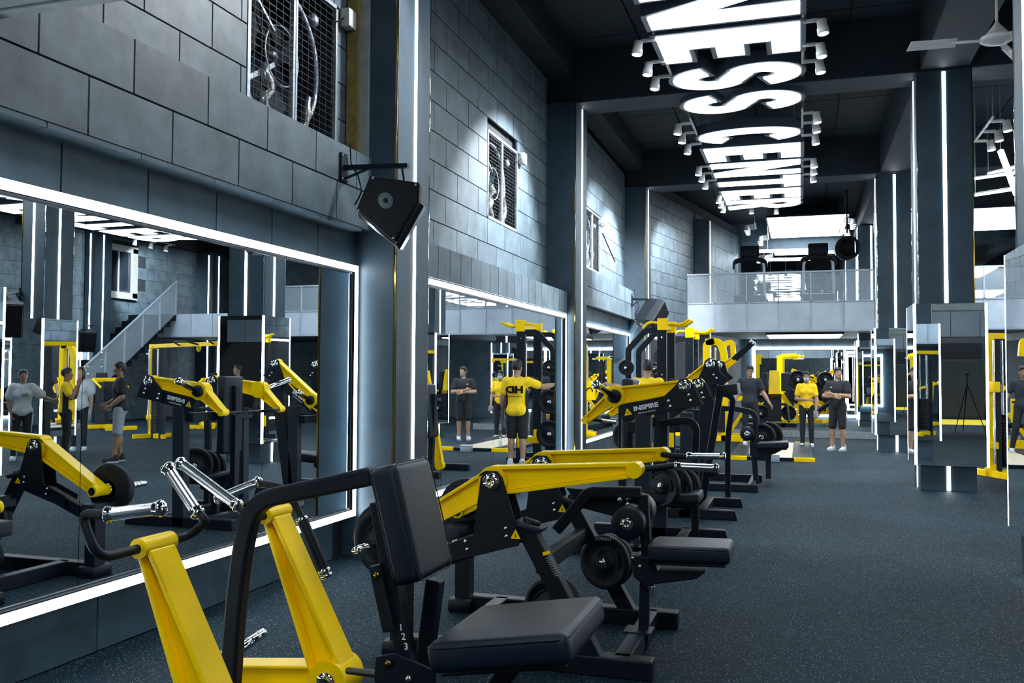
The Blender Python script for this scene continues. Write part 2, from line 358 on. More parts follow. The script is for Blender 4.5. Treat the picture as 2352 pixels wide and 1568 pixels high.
def column(x, y, label, sx=.67, sy=.67, z1=5.58, zb=.34, zm=2.46, mir=True):
    o = struct(G().box((x, y, zm if mir else 0), (x+sx, y+sy, z1)).box((x+.03, y+.03, 0), (x+sx-.03, y+sy-.03, zm+.1)).build(tname(), COLC, None, .006), label)
    cx_, cy_ = x+sx/2, y+sy/2
    for z0, z2 in ((zm+.01, z1-.03), (.01, zb-.01)):
        strip(o, (cx_-.022, y-.006, z0), (cx_+.022, y+.01, z2)); strip(o, (x-.006, cy_-.022, z0), (x+.01, cy_+.022, z2))
        strip(o, (cx_-.022, y+sy-.01, z0), (cx_+.022, y+sy+.006, z2)); strip(o, (x+sx-.01, cy_-.022, z0), (x+sx+.006, cy_+.022, z2))
    G().box((x, y, 0), (x+sx, y+sy, zb)).build('plinth', COLC, o, .005)
    for k, (px_, py_) in enumerate(((x, y), (x+sx, y), (x, y+sy), (x+sx, y+sy))):
        G().bar([V3((px_+.003*math.sin(i*2.1), py_, zm+(z1-zm)*i/16)) for i in range(17)], XV, .011, .011).build('edge_trim', GOLD if k % 2 else EDGE, o)
    e = .075; X0, X1, Y0, Y1 = x-e, x+sx+e+.06, y-e, y+sy+e
    G().box((X0+.012, Y0+.012, zb), (X1-.012, Y1-.012, zm)).build('box_core', DARKM, o)
    for a, b in (((X0+.03, Y0, zb), (X1-.03, Y0+.012, zm)), ((X0+.03, Y1-.012, zb), (X1-.03, Y1, zm)), ((X0, Y0+.03, zb), (X0+.012, Y1-.03, zm)), ((X1-.012, Y0+.03, zb), (X1, Y1-.03, zm))):
        G().box(a, b).build('mirror_pane', MIRR, o)
    for px_, py_ in ((X0, Y0), (X1, Y0), (X0, Y1), (X1, Y1)):
        sxn = 1 if px_ == X0 else -1; syn = 1 if py_ == Y0 else -1
        strip(o, (min(px_, px_+.03*sxn), min(py_, py_+.03*syn), zb), (max(px_, px_+.03*sxn), max(py_, py_+.03*syn), zm))
    return o
column(1.50, 13.0, 'concrete column with mirrored lower box and light strips, right of the aisle')
column(1.48, 19.4, 'concrete column with mirrored lower box, beside the man in the black polo shirt')
column(1.615, 7.2, 'nearest concrete column with mirrored box, cut off by the right edge of the photo')
column(1.5, 25.9, 'slim concrete column behind the mezzanine railing')
column(5.86, 12.75, 'concrete column of the second row, seen only in the big wall mirror', sx=.52)
column(5.9, 19.3, 'far concrete column of the second row, seen only in the big wall mirror', sx=.52)
# mirrors with light-strip frames ---------------------------------------
def wall_mirror(y0, y1, z0, z1, joints, label, ax=None, xf=-3.49, z9=0):
    t = thing('wall_mirror', label, 'mirror', (xf, (y0+y1)/2, z0) if ax is None else tuple(q4((y0+y1)/2, 0, z0)))
    def bx(a, b, c, d, o0, o1, nm, m):
        if ax is None: g = G().box((xf+o0, a, c), (xf+o1, b, d))
        else: g = G().hexa([q4(a, o0, c), q4(a, o1, c), q4(b, o1, c), q4(b, o0, c), q4(a, o0, d), q4(a, o1, d), q4(b, o1, d), q4(b, o0, d)])
        return g.build(nm, m, t)
    W, D = .052, .02
    ys = [y0+W+D]+joints+[y1-W-D]
    for a, b in zip(ys, ys[1:]): bx(a+.002, b-.002, z0+W+D, z1-W-D, -.062, -.03, 'mirror_pane', MIRR)
    bx(y0+.01, y1-.01, z0+.01, z1-.01, -.118, -.0625, 'backing', DARKM)
    for a, b, c, d in ((y0, y1, z0, z0+W), (y0, y1, z1-W, z1), (y0, y0+W, z0+W, z1-W), (y1-W, y1, z0+W, z1-W)):
        bx(a, b, c, d, -.118, -.004, 'frame_rail', DARKM); bx(a, b, c, d, -.004, 0, 'light_strip', LEDM)
    for a, b, c, d in ((y0+W, y1-W, z0+W, z0+W+D), (y0+W, y1-W, z1-W-D, z1-W), (y0+W, y0+W+D, z0+W+D, z1-W-D), (y1-W-D, y1-W, z0+W+D, z1-W-D)):
        bx(a, b, c, d, -.062, -.02, 'inner_frame', DARKM)
    return t
wall_mirror(.9, 6.70, .337, 2.392, [2.0, 3.74, 5.38], 'large wall mirror in a glowing frame at the left, nearest the camera')
wall_mirror(7.43, 12.90, .337, 2.392, [8.12, 9.68, 11.2], 'wall mirror in a glowing frame of the second bay, reflecting the man in yellow', xf=-3.29)
wall_mirror(13.67, 19.22, .337, 2.392, [15.0, 16.5, 18.0], 'wall mirror in a glowing frame of the third bay, behind the power racks')
wall_mirror(.15, 4.2, .3, 2.42, [1.5, 2.9], 'wall mirror in a glowing frame of the fourth bay, behind the yellow tower', ax=ax4, xf=-3.60)
# far wall with mirror, right wall, rear wall --------------------------
def stuff_tiles(parent, f, u1, z0, z1, L, Hh, m, skip=None):
    g = G(); k = 0; z = z0
    while z < z1-.05:
        u = -(L/2 if k % 2 else 0)
        while u < u1:
            a, b = max(u, 0)+.004, min(u+L, u1)-.004
            if b-a > .05 and not (skip and skip(a, b, z, z+Hh)):
                p = [f(a, z+.004), f(b, z+.004), f(b, min(z+Hh, z1)-.004), f(a, min(z+Hh, z1)-.004)]; g.prism([q[0] for q in p], p[0][1])
            u += L
        z += Hh; k += 1
    o = g.build('block_tiles', m, parent); o['kind'] = 'stuff'; return o
wb = struct(G().box((-4, 29.62, 0), (13.7, 29.9, 6.4)).build('wall_back', CONC2), 'dark far wall behind the mezzanine')
for k in range(8): G().box((-1.5+k*.62+.004, 29.59, 2.42), (-1.5+k*.62+.616, 29.625, 2.66)).build('panel', CONC, wb)
o = G().box((-2.2, 29.57, 3.5), (9, 29.6, 5.4)).build('mezzanine_mirror', MIRR, wb)
t = thing('wall_mirror', 'wide wall mirror on the far wall below the mezzanine', 'mirror', (0, 29.6, .3))
for a, b in ((-1.35, .1), (.104, 1.55), (1.554, 3.2)): G().box((a, 29.57, .32), (b, 29.59, 2.32)).build('mirror_pane', MIRR, t)
for a, b in (((-1.42, 29.55, .24), (3.26, 29.6, .31)), ((-1.42, 29.55, 2.33), (3.26, 29.6, 2.41)), ((-1.46, 29.55, .24), (-1.36, 29.6, 2.41)), ((1.6, 29.55, .31), (1.68, 29.568, 2.33)), ((3.2, 29.55, .24), (3.28, 29.6, 2.41))): G().box(a, b).build('light_strip', LEDM, t)
wr = struct(G().box((13.62, -10, 0), (13.9, 31, 6.4)).build('wall_right', CORE), 'far right block wall, seen only in the mirror')
win = (22.8, 24.0, 3.9, 5.5)
stuff_tiles(wr, lambda u, z: (V3((13.62, 5+u, z)), V3((-.03, 0, 0))), 24.6, 0, 5.8, .8, .38, CONC, lambda a, b, c, d: 5+b > win[0] and 5+a < win[1] and d > win[2] and c < win[3])
wd = struct(G().box((13.50, 22.7, 3.85), (13.66, 24.1, 4.06)).box((13.50, 22.7, 5.36), (13.66, 24.1, 5.56)).box((13.50, 22.7, 3.9), (13.66, 22.92, 5.5)).box((13.50, 23.88, 3.9), (13.66, 24.1, 5.5)).box((13.58, 23.3, 4), (13.64, 23.36, 5.4)).build('window_1', WPL), 'white framed window high in the far right wall')
G().box((13.6, 22.9, 4), (13.615, 23.9, 5.4)).build('pane', mat('dark window glass', (.01, .014, .02), .05), wd)
for y, x in ((15.2, 13.2), (21.9, 13.2), (27.2, 12.9)):
    o = struct(G().box((x, y, 0), (13.62, y+.7, 5.8)).build(tname(), COLC, None, .006), 'concrete pilaster on the far right wall'); strip(o, (x-.008, y+.33, .05), (x+.004, y+.37, 5.7)); strip(o, (x+.15, y-.008, .05), (x+.19, y+.004, 5.7))
for nm, y0, y1 in (('stair mirror', 15.95, 21.85), ('front mirror', 9, 15.15)):
    t = thing('wall_mirror', 'mirror on the far right wall, %s' % ('by the stairs' if y0 > 12 else 'towards the entrance'), 'mirror', (13.6, (y0+y1)/2, .3))
    for k in range(3): G().box((13.56, y0+k*(y1-y0)/3+.004, .32), (13.585, y0+(k+1)*(y1-y0)/3-.004, 2.36)).build('mirror_pane', MIRR, t)
    for a, b in (((13.53, y0, .25), (13.588, y1, .31)), ((13.53, y0, 2.37), (13.588, y1, 2.43)), ((13.53, y0, .31), (13.588, y0+.06, 2.37)), ((13.53, y1-.06, .31), (13.588, y1, 2.37))): G().box(a, b).build('light_strip', LEDM, t)
wn = struct(G().box((-4, -10.1, 0), (13.7, -9.82, 6.4)).build('wall_front', CORE), 'entrance wall behind the camera, seen only in the column mirror')
stuff_tiles(wn, lambda u, z: (V3((-3.6+u, -9.82, z)), V3((0, .03, 0))), 17.2, 0, 5.8, .8, .38, CONC, lambda a, b, c, d: -3.6+b > 4.5 and -3.6+a < 6.2 and c < 2.75)
o = struct(G().box((4.5, -9.8, 0), (6.2, -9.74, 2.75)).build('door_1', mat('dark double door', (.012, .018, .024), .35, noise=.2)), 'tall dark double door in the entrance wall')
for x in (4.56, 5.37): G().box((x, -9.74, .04), (x+.77, -9.715, 2.1)).build('door_leaf', mat('door leaf', (.008, .012, .016), .3, noise=.1), o, .004)
G().box((4.56, -9.74, 2.14), (6.14, -9.715, 2.7)).build('door_panel', BLK, o, .004)
# mezzanine --------------------------------------------------------------
MZ = 24.0
mz = struct(G().box((-2.9, MZ+.03, 2.66), (13.6, 29.7, 3.36)).build(tname(), CEIL), 'mezzanine slab across the far end of the hall')
for k in range(21):
    a = -2.90+k*.79
    G().box((a+.008, MZ-.01, 2.67), (a+.782, MZ+.03, 3.37)).build('fascia_panel', PANM, mz, .003)
G().box((-2.92, MZ-.04, 2.63), (13.6, MZ+.03, 2.675)).build('fascia_rail', GREYP, mz)
rl = thing('railing', 'pale mezzanine railing of perforated sheets between square posts', 'railing', (0, MZ, 3.37))
for k in range(16):
    a = -2.90+k*.79
    G().box((a-.018, MZ-.03, 2.68), (a+.018, MZ+.006, 4.16)).build('post', GREYP, rl)
    G().box((a+.02, MZ-.012, 3.40), (a+.77, MZ-.008, 4.13)).build('mesh_sheet', GAUZE, rl)
G().box((-2.92, MZ-.04, 4.13), (9.75, MZ+.01, 4.17)).build('top_rail', GREYP, rl); G().box((-2.92, MZ-.03, 3.37), (9.75, MZ+.0, 3.40)).build('bottom_rail', GREYP, rl)
# far platform and the entrance gallery seen in reflection
pf = struct(G().box((-1.7, 23.2, 0), (1.9, 29.55, .16)).build(tname(), FLOORM), 'low platform at the far end'); G().box((-1.7, 23.17, .0), (1.9, 23.2, .165)).build('riser', TERR, pf)
en = struct(G().box((-3.6, -3.6, 2.66), (13.6, -3.2, 3.36)).build(tname(), CEIL), 'gallery slab above the entrance behind the camera')
for k in range(22): G().box((-3.6+k*.78+.008, -3.2, 2.67), (-3.6+k*.78+.772, -3.17, 3.5)).build('fascia_panel', PANM, en)
G().box((2.5, -9, .001), (8, -5.2, .006)).build('yellow_floor_band', mat('yellow-lit floor band', (.80, .55, .03), .5, noise=.1), fl)  # yellow band on the floor, its glow put into the colour
# pale steel beam crossing above the camera, top left corner of the photo
b = struct(G().box((-3.6, 2.74, 3.045), (5.6, 2.95, 3.2)).box((-3.6, 2.70, 3.03), (5.6, 2.99, 3.045)).box((-3.6, 2.70, 3.2), (5.6, 2.99, 3.215)).box((-3.6, 2.80, 3.018), (5.6, 2.83, 3.03)).box((-3.6, 2.90, 3.018), (5.6, 2.93, 3.03)).build(tname(), mat('pale grey-green painted steel', (.33, .37, .36), .5, noise=.2), None, .004), 'pale painted steel beam crossing at the top left corner')
# stairs along the far right wall
st = thing('staircase', 'black staircase with pale sheet balustrade, seen in the big mirror', 'staircase', (12.8, 21.5, 0))
for k in range(16): G().box((11.9, 19.5+k*.28, .21*k), (13.5, 19.5+k*.28+.3, .21*k+.2)).build('step', BLK, st, .004)
G().prism([(11.86, 19.4, .1), (11.86, 23.95, 3.4), (11.86, 23.95, 4.4), (11.86, 19.4, 1.1)], (-.02, 0, 0)).build('balustrade', GAUZE, st)
for k in range(7): G().box((11.83, 19.4+k*.75, .1+k*.545), (11.87, 19.44+k*.75, 1.12+k*.545)).build('post', GREYP, st)
G().bar([(11.85, 19.4, 1.12), (11.85, 23.95, 4.42)], XV, .05, .04).build('handrail', GREYP, st)

G().box((-3.60, 6.66, 3.30), (-3.50, 6.725, ZT)).build('ochre_edge', mat('ochre painted edge', (.22, .15, .035), .6, noise=.4, nscale=9), wl)
G().box((-3.50, 6.70, 3.30), (-3.42, 6.73, ZT)).build('pale_edge', mat('pale plaster edge', (.30, .31, .30), .6, noise=.2), wl)
# ================================================================== overhead sign
def offset_poly(p, d):
    n = len(p); out = []
    A = sum(p[i][0]*p[(i+1) % n][1]-p[(i+1) % n][0]*p[i][1] for i in range(n)); s = 1 if A > 0 else -1
    for i in range(n):
        a, b, c = V3((*p[i-1], 0)), V3((*p[i], 0)), V3((*p[(i+1) % n], 0))
        e1, e2 = (b-a).normalized(), (c-b).normalized(); n1, n2 = V3((e1.y, -e1.x, 0))*s, V3((e2.y, -e2.x, 0))*s
        m = (n1+n2); m = m/max(.35, m.dot(n1)) if m.length > .01 else n1
        if m.length > 1.8: m = m.normalized()*1.8
        q = b+m*d; out.append((q.x, q.y))
    return out
def arc(cx, cy, rx, ry, a0, a1, n=14): return [(cx+rx*math.cos(math.radians(a0+(a1-a0)*i/n)), cy+ry*math.sin(math.radians(a0+(a1-a0)*i/n))) for i in range(n+1)]
GL = {  # polygons ('p') and strokes ('s', centre line, half width) in a box one unit high
 'N': (.62, [('p', [(0, 0), (0, 1), (.19, 1), (.44, .40), (.44, 1), (.62, 1), (.62, 0), (.43, 0), (.18, .60), (.18, 0)])]),
 'E': (.52, [('p', [(0, 0), (0, 1), (.52, 1), (.52, .80), (.27, .80), (.27, .60), (.49, .60), (.49, .40), (.27, .40), (.27, .20), (.52, .20), (.52, 0)])]),
 'F': (.52, [('p', [(0, 0), (0, 1), (.52, 1), (.52, .81), (.21, .81), (.21, .58), (.46, .58), (.46, .39), (.21, .39), (.21, 0)])]),
 'I': (.21, [('p', [(0, 0), (0, 1), (.21, 1), (.21, 0)])]),
 'T': (.58, [('p', [(.185, 0), (.185, .80), (0, .80), (0, 1), (.58, 1), (.58, .80), (.395, .80), (.395, 0)])]),
 'C': (.60, [('s', arc(.30, .5, .20, .40, 38, 322, 26), .10)]),
 'S': (.60, [('s', arc(.30, .705, .20, .205, 10, 270, 18)[:-3]+[(.21, .545), (.39, .455)]+arc(.30, .295, .20, .205, 90, -170, 18)[3:], .10)]),
 'R': (.62, [('p', [(0, 0), (0, 1), (.2, 1), (.2, 0)]), ('s', [(.18, .91), (.34, .91)]+arc(.36, .72, .15, .19, 90, -90, 12)+[(.18, .53)], .09), ('p', [(.26, .46), (.47, .50), (.64, 0), (.43, 0)])]),
}
def letter(ch, f, th, nrm, grow):
    "f maps letter coordinates to the room; grow widens the outline"
    g = G()
    for sh in GL[ch][1]:
        if sh[0] == 'p': g.prism([f(*q) for q in (offset_poly(sh[1], grow) if grow else sh[1])], nrm*th)
        else:
            pl = [V3((*q, 0)) for q in sh[1]]; hw = sh[2]+grow; m = len(pl); L, Rr = [], []
            for i in range(m):
                t = (pl[min(i+1, m-1)]-pl[max(i-1, 0)]).normalized(); nn = V3((-t.y, t.x, 0)); e = t*(grow*(-1 if i == 0 else 1 if i == m-1 else 0))
                a, b = pl[i]+nn*hw+e, pl[i]-nn*hw+e; L.append(f(a.x, a.y)); Rr.append(f(b.x, b.y))
            V = L+Rr+[V3(q)+nrm*th for q in L+Rr]; F = []
            for i in range(m-1): F += [(i, i+1, m+i+1, m+i), (2*m+i, 3*m+i, 3*m+i+1, 2*m+i+1), (i, 2*m+i, 2*m+i+1, i+1), (m+i, m+i+1, 3*m+i+1, 3*m+i)]
            F += [(0, m, 3*m, 2*m), (m-1, 3*m-1, 4*m-1, 2*m-1)]; g.add(V, F)
    return g
def sign(x0, x1, slots, z, label):
    t = thing('ceiling_sign', label, 'sign', ((x0+x1)/2, slots[0][1], z), 'lit signs below the ceiling')
    Hh = x1-x0
    for ch, ya, yb in slots:
        k = (yb-ya)/GL[ch][0]; f = lambda u, v: (x0+v*Hh, ya+u*k, z)
        c = letter(ch, lambda u, v: (x0+v*Hh, ya+u*k, z+.012), .16, ZV, .04).build('letter_casing', mat('sign casing', (.035, .05, .075), .35) if 'sign casing' not in bpy.data.materials else bpy.data.materials['sign casing'], t)
        letter(ch, f, .03, ZV, 0).build('letter_face', SIGNM, c)
    for x in (x0-.06, x1+.02): G().box((x, slots[0][1]-.1, z+.13), (x+.04, slots[-1][2]+.05, z+.19)).build('side_rail', BLACK, t)
    y = slots[0][1]
    while y < slots[-1][2]: 
        G().box((x0-.05, y, z+.19), (x1+.05, y+.05, z+.23)).build('cross_rail', BLACK, t); G().cyl((x0+.1, y+.02, z+.2), (x0+.1, y+.02, 6.38), .008, 6).cyl((x1-.1, y+.02, z+.2), (x1-.1, y+.02, 6.38), .008, 6).build('hanger', GALV, t); y += 2.2
    return t
zs = 5.5
slots = [('F', 4.35, 5.25), ('I', 5.5, 5.9), ('T', 6.15, 7.15), ('N', 7.4, 8.55), ('E', 8.8, 9.7)]
slots = [('F', 3.9, 4.8), ('I', 5.05, 5.45), ('T', 5.65, 6.7), ('N', 6.95, 8.1), ('N', 9.15, 10.31), ('E', 10.58, 11.50), ('S', 11.86, 12.72), ('S', 13.06, 13.92), ('C', 14.95, 15.84), ('E', 16.15, 17.12), ('N', 17.38, 18.50), ('T', 18.72, 19.75), ('E', 20.0, 20.95), ('R', 21.15, 22.2)]
# F I T N E S S   C E N T E R
slots = [('F', 5.0, 5.95), ('I', 6.2, 6.62), ('T', 6.85, 7.95)] + slots[4:]
sign(-1.62, .02, slots, zs, 'white lit letters FITNESS CENTER hung below the dark ceiling over the aisle')
sl2 = [(c, a+.6, b+.6) for c, a, b in slots]
sign(9.78, 11.88, sl2, zs, 'second lit letter sign over the right half, seen only in the big mirror')
# track spots ------------------------------------------------------------
def spot_lamp(parent, p, target, watts, ang=58, blend=.6):
    l = bpy.data.lights.new('spot_beam', 'SPOT'); l.energy = watts; l.spot_size = math.radians(ang); l.spot_blend = blend; l.shadow_soft_size = .04; l.color = (.9, .95, 1)
    o = bpy.data.objects.new('spot_beam', l); COL.objects.link(o); o.parent = parent; off = V3(OFF[parent.name]); o.location = V3(p)-off
    o.rotation_euler = (V3(target)-V3(p)).to_track_quat('-Z', 'Y').to_euler()
def track(x, ys, z, side, label, watts=0, tgt=None, hl=.2):
    t = thing('track_light', label, 'track light', (x, sum(ys)/len(ys), z+.12), 'track lights with white spot heads')
    G().box((x-side*.2-.015, min(ys)-.15, z+.10), (x-side*.2+.015, max(ys)+.15, z+.125)).build('rail', WPL, t)
    for y in (min(ys)-.1, max(ys)+.1): G().cyl((x-side*.2, y, z+.12), (x-side*.2, y, 6.38), .006, 6).build('hanger', GALV, t)
    for i, y in enumerate(ys):
        G().box((x-side*.2, y-.012, z+.06), (x-side*.03, y+.012, z+.1)).build('arm', WPL, t)
        d = V3((side*.12, -.02, -1)).normalized(); a = V3((x, y, z+.08))
        h = G().lathe(a, d, [(0, .05), (.005, .055), (.09, .055), (.095, .062), (.16, .066), (.165, .06)]).build('spot_head', WPL, t)
        G().lathe(a+d*.158, d, [(0, .056), (.01, .056), (.013, .03)]).build('lens', LENSM, h)
        if watts and i == 1: spot_lamp(t, a+d*.19, tgt, watts, ang=75)
    return t
for nm, ys, yc in (('nearest', (10.63, 11.4, 12.0), 10.9), ('middle', (14.37, 14.93, 15.7), 16.9), ('farthest', (17.45, 18.05, 18.75), 17.6)):
    track(-1.83, ys, 5.43, -1, 'rail of three white spots left of the lit sign, the %s one' % nm, SPOT*20, (-3.6, yc, 3.15))
    track(.25, [y-.05 for y in ys], 5.43, 1, 'rail of three white spots right of the lit sign, the %s one' % nm, SPOT*5, (.9, yc, 0))
track(-1.7, (20.4, 21.0, 21.6), 5.43, -1, 'rail of three white spots left of the sign end', SPOT*9, (-3.2, 22.4, 3.9))
track(-1.83, (6.6, 7.2, 7.8), 5.43, -1, 'rail of three white spots above the photo, near the hanging speaker', SPOT*3, (-3.7, 5.4, 3.0))
for i, (px, py) in enumerate(((1726, 483), (1783, 483))):
    p = P(px, py-6, Y=22.4); t = thing('spotlight', 'small white spot at the far end of the sign, %s one' % ('left' if i == 0 else 'right'), 'spotlight', p, 'spots at the sign end')
    G().lathe(p+V3((0, 0, .02)), (0, 0, -1), [(0, .05), (.1, .055), (.16, .066)]).build('spot_head', WPL, t); G().cyl(p, (p.x, p.y, 6.38), .01, 8).build('stem', WPL, t); G().lathe(p-V3((0, 0, .135)), (0, 0, -1), [(0, .055), (.012, .05)]).build('lens', LENSM, t)
for k, (px, py, yy) in enumerate(((1718, 520, 26.2), (1748, 545, 27.4), (1958, 506, 26.2), (1945, 530, 27.4))):
    p = P(px, py, Y=yy); track(p.x, (yy-.35, yy, yy+.35), p.z-.1, -1 if k < 2 else 1, 'rail of spots over the mezzanine, %s of the light panel, %s' % ('left' if k < 2 else 'right', 'nearer' if k % 2 == 0 else 'farther'))
p = P(2292, 312, Y=15.5); track(p.x, (14.9, 15.5, 16.1), p.z, 1, 'rail of white spots at the upper right edge, beside the crossed light tubes')
# fixtures the mirror shows and the broad panels that light the hall, some added out of view
def panel(a, b, z, label, grp='lit ceiling panels'):
    t = thing('ceiling_light', label, 'ceiling light', ((a[0]+b[0])/2, (a[1]+b[1])/2, z), grp)
    G().box((a[0], a[1], z), (b[0], b[1], z+.02)).build('diffuser', PANELM, t); G().box((a[0]-.04, a[1]-.04, z+.02), (b[0]+.04, b[1]+.04, z+.08)).build('frame', BLACK, t)
    for x in (a[0]+.1, b[0]-.1): G().cyl((x, (a[1]+b[1])/2, z+.08), (x, (a[1]+b[1])/2, 6.38 if z > 3 else 2.66), .01, 6).build('hanger', GALV, t)
panel((-.85, 25.6), (1.25, 29.3), 5.82, 'large lit panel above the treadmills on the mezzanine')
panel((-.85, 25.2), (1.05, 27.4), 2.585, 'lit panel below the mezzanine slab over the yellow machines')
panel((3.6, 22.0), (6.4, 25.2), 5.2, 'large lit panel at the right, behind the nearest tall column')
track(12.0, (22.2, 22.9, 23.6), 5.43, 1, 'added rail of white spots brightening the far right wall that shows in the mirror', SPOT*9, (13.6, 24.6, 4.2))  # spots added to brighten the mirrored block wall
panel((7, 10), (9, 14), 5.4, 'lit panel over the right half of the hall, outside the photo')
panel((-1.3, -2.6), (.6, .6), 5.5, 'added lit panel above the photographer, outside the photo')  # unseen panel added to light the yellow arms from behind the camera
panel((3.2, -8.8), (7.4, -5.0), 5.4, 'added lit panel above the entrance, outside the photo')  # added out of view, sized to brighten the entrance in the column mirror
for i, (a, b) in enumerate((((2270, 400), (2340, 382)), ((2240, 410), (2345, 395)), ((2240, 448), (2345, 432)))):
    pa, pb = P(*a, Y=17), P(*b, Y=16.4); t = thing('light_tube', ('top', 'middle', 'lowest')[i]+' thin lit tube at the right edge below the ceiling', 'light tube', pa, 'lit tubes at upper right'); G().cyl(pa, pb, .022, 10).build('tube', LEDM, t); G().cyl(pa+V3((0, 0, .025)), pb+V3((0, 0, .025)), .02, 8).build('housing', WPL, t); G().cyl(pa, (pa.x, pa.y, 6.38), .005, 6).cyl(pb, (pb.x, pb.y, 6.38), .005, 6).build('hanger', GALV, t)
pa, pb = P(2298, 346, Y=15.8), P(2335, 446, Y=15.6); t = thing('light_tube', 'thick lit tube crossing the thin ones at the right edge', 'light tube', pa, 'lit tubes at upper right'); G().cyl(pa, pb, .045, 12).build('tube', LEDM, t); G().cyl(pa, (pa.x, pa.y, 6.38), .006, 6).cyl(pb, (pb.x, pb.y, 6.38), .006, 6).build('hanger', GALV, t)
# ceiling fan ------------------------------------------------------------
c = P(2290, 92, Y=9.6); t = thing('ceiling_fan', 'white three-bladed ceiling fan on a long rod at the upper right', 'ceiling fan', c)
G().cyl(c+V3((0, 0, .1)), (c.x, c.y, 6.39), .013, 10).build('rod', WPL, t)
G().lathe(c+V3((0, 0, .17)), (0, 0, -1), [(0, .02), (.02, .03), (.11, .10), (.13, .105)]).build('canopy', WPL, t)
G().lathe(c+V3((0, 0, .05)), (0, 0, -1), [(0, .12), (.02, .15), (.05, .152), (.07, .12), (.075, .07), (.09, .06), (.095, .01)], 28).build('motor_housing', WPL, t)
for a in (184, 304, 64):
    d = V3((math.cos(math.radians(a)), math.sin(math.radians(a)), 0)); n = V3((-d.y, d.x, 0)); bz = V3((0, 0, .02))
    G().hexa([c+d*.12-n*.03, c+d*.42-n*.03, c+d*.42+n*.03, c+d*.12+n*.03]+[c+d*.12-n*.03+V3((0, 0, .008)), c+d*.42-n*.03+V3((0, 0, .008)), c+d*.42+n*.03+V3((0, 0, .008)), c+d*.12+n*.03+V3((0, 0, .008))]).build('blade_iron', WPL, t)
    G().hexa([c+d*.36-n*.06-bz, c+d*.80-n*.075-bz, c+d*.78+n*.07+bz, c+d*.36+n*.06+bz]+[q+V3((0, 0, .006)) for q in (c+d*.36-n*.06-bz, c+d*.80-n*.075-bz, c+d*.78+n*.07+bz, c+d*.36+n*.06+bz)]).build('blade', WPL, t)
# wall fans behind wire mesh ---------------------------------------------
def wall_fan(h, xf, label, up):
    y0, y1, z0, z1 = h; t = thing('wall_fan', label, 'fan', (xf, (y0+y1)/2, z0)); yc, zc = (y0+y1)/2, (z0+z1)/2; R = min(y1-y0, z1-z0)*.46
    G().box((xf-.42, y0-.01, z0-.01), (xf-.40, y1+.01, z1+.01)).build('back_plate', BLK, t)
    w = .035
    for a, b in (((xf-.02, y0, z0), (xf+.012, y0+w, z1)), ((xf-.02, y1-w, z0), (xf+.012, y1, z1)), ((xf-.02, y0, z1-w), (xf+.012, y1, z1)), ((xf-.02, y0, z0), (xf+.012, y1, z0+w))): G().box(a, b).build('frame_rail', GALV, t, .003)
    G().box((xf-.03, yc-.03, z0), (xf-.0, yc+.03, z1)).build('mullion', GALV, t, .003)
    g = G(); n = 24
    for k in range(1, n): z = z0+(z1-z0)*k/n; g.box((xf-.003, y0+w, z-.0014), (xf, y1-w, z+.0014))
    for k in range(1, 14): y = y0+(y1-y0)*k/14; g.box((xf, y-.0014, z0+w), (xf+.003, y+.0014, z1-w))
    m = g.build('wire_mesh', WIRE, t); m['kind'] = 'stuff'
    G().ring([(xf-.15, yc+R*math.cos(2*math.pi*k/36), zc+R*math.sin(2*math.pi*k/36)) for k in range(36)], .022, 8, closed=True).build('shroud_ring', GALV, t)
    G().ring([(xf-.12, yc+R*.4*math.cos(2*math.pi*k/30), zc+R*.4*math.sin(2*math.pi*k/30)) for k in range(30)], .008, 6, closed=True).build('guard_ring', GALV, t)
    G().lathe((xf-.32, yc, zc), (1, 0, 0), [(0, .1), (.1, .1), (.14, .08), (.16, .02)]).build('hub', DARKM, t)
    for k in range(4):
        a = .5+k*math.pi/2; d = V3((0, math.cos(a), math.sin(a))); n_ = V3((0, -d.z, d.y)); q = V3((xf-.24, yc, zc)); k2 = V3((.04, 0, 0))
        pl = [q+d*.08-n_*.05-k2, q+d*R*.95-n_*.13-k2, q+d*R*.95+n_*.12+k2, q+d*.08+n_*.05+k2]; G().hexa(pl+[p_+V3((.006, 0, 0)) for p_ in pl]).build('blade', DGREY, t)
    G().bar([(xf-.1, y0+.03, zc-R*.7), (xf-.1, yc-R*.25, zc-R*.2)], XV, .02, .035).build('strut', GALV, t); G().bar([(xf-.1, y0+.03, zc+R*.8), (xf-.1, yc-R*.25, zc+R*.25)], XV, .02, .02).build('strut', GALV, t)
    g = G(); random.seed(int(yc*10)); pts = [(xf-.09+random.uniform(-.02, .02), yc-R*.45+random.uniform(-.05, .05), z0+.04+k*.06) for k in range(8)]; g.ring(pts, [random.uniform(.03, .07) for _ in pts], 7).build('foil_duct', FOIL, t)
    g = G(); pts = [(xf-.08, yc+R*.5+random.uniform(-.05, .05), z0+.04+k*.07) for k in range(6)]; g.ring(pts, [random.uniform(.02, .05) for _ in pts], 7).build('foil_duct', FOIL, t)
    G().lathe((xf-.06, y1-.3, z1-.22), (1, 0, 0), [(0, .05), (.03, .05), (.05, .02)]).build('bracket_disc', GALV, t)
    b = thing('junction_box', 'white plastic junction box at the upper corner of %s' % up, 'junction box', (xf+.05, y1+.07, z1-.12), 'white junction boxes')
    G().rbox((xf+.055, y1+.08, z1-.08), (.045, 0, 0), (0, .06, 0), (0, 0, .075), .008).build('box', WPL, b); G().ring(fillet([(xf+.05, y1+.02, z1-.09), (xf+.04, y1-.04, z1-.14), (xf-.0, y1-.1, z1-.16)], .04), .007, 6).build('cable', BLK, b)
wall_fan(H1, -3.615, 'big wall fan behind wire mesh, top left above the large mirror', 'the nearest wall fan')
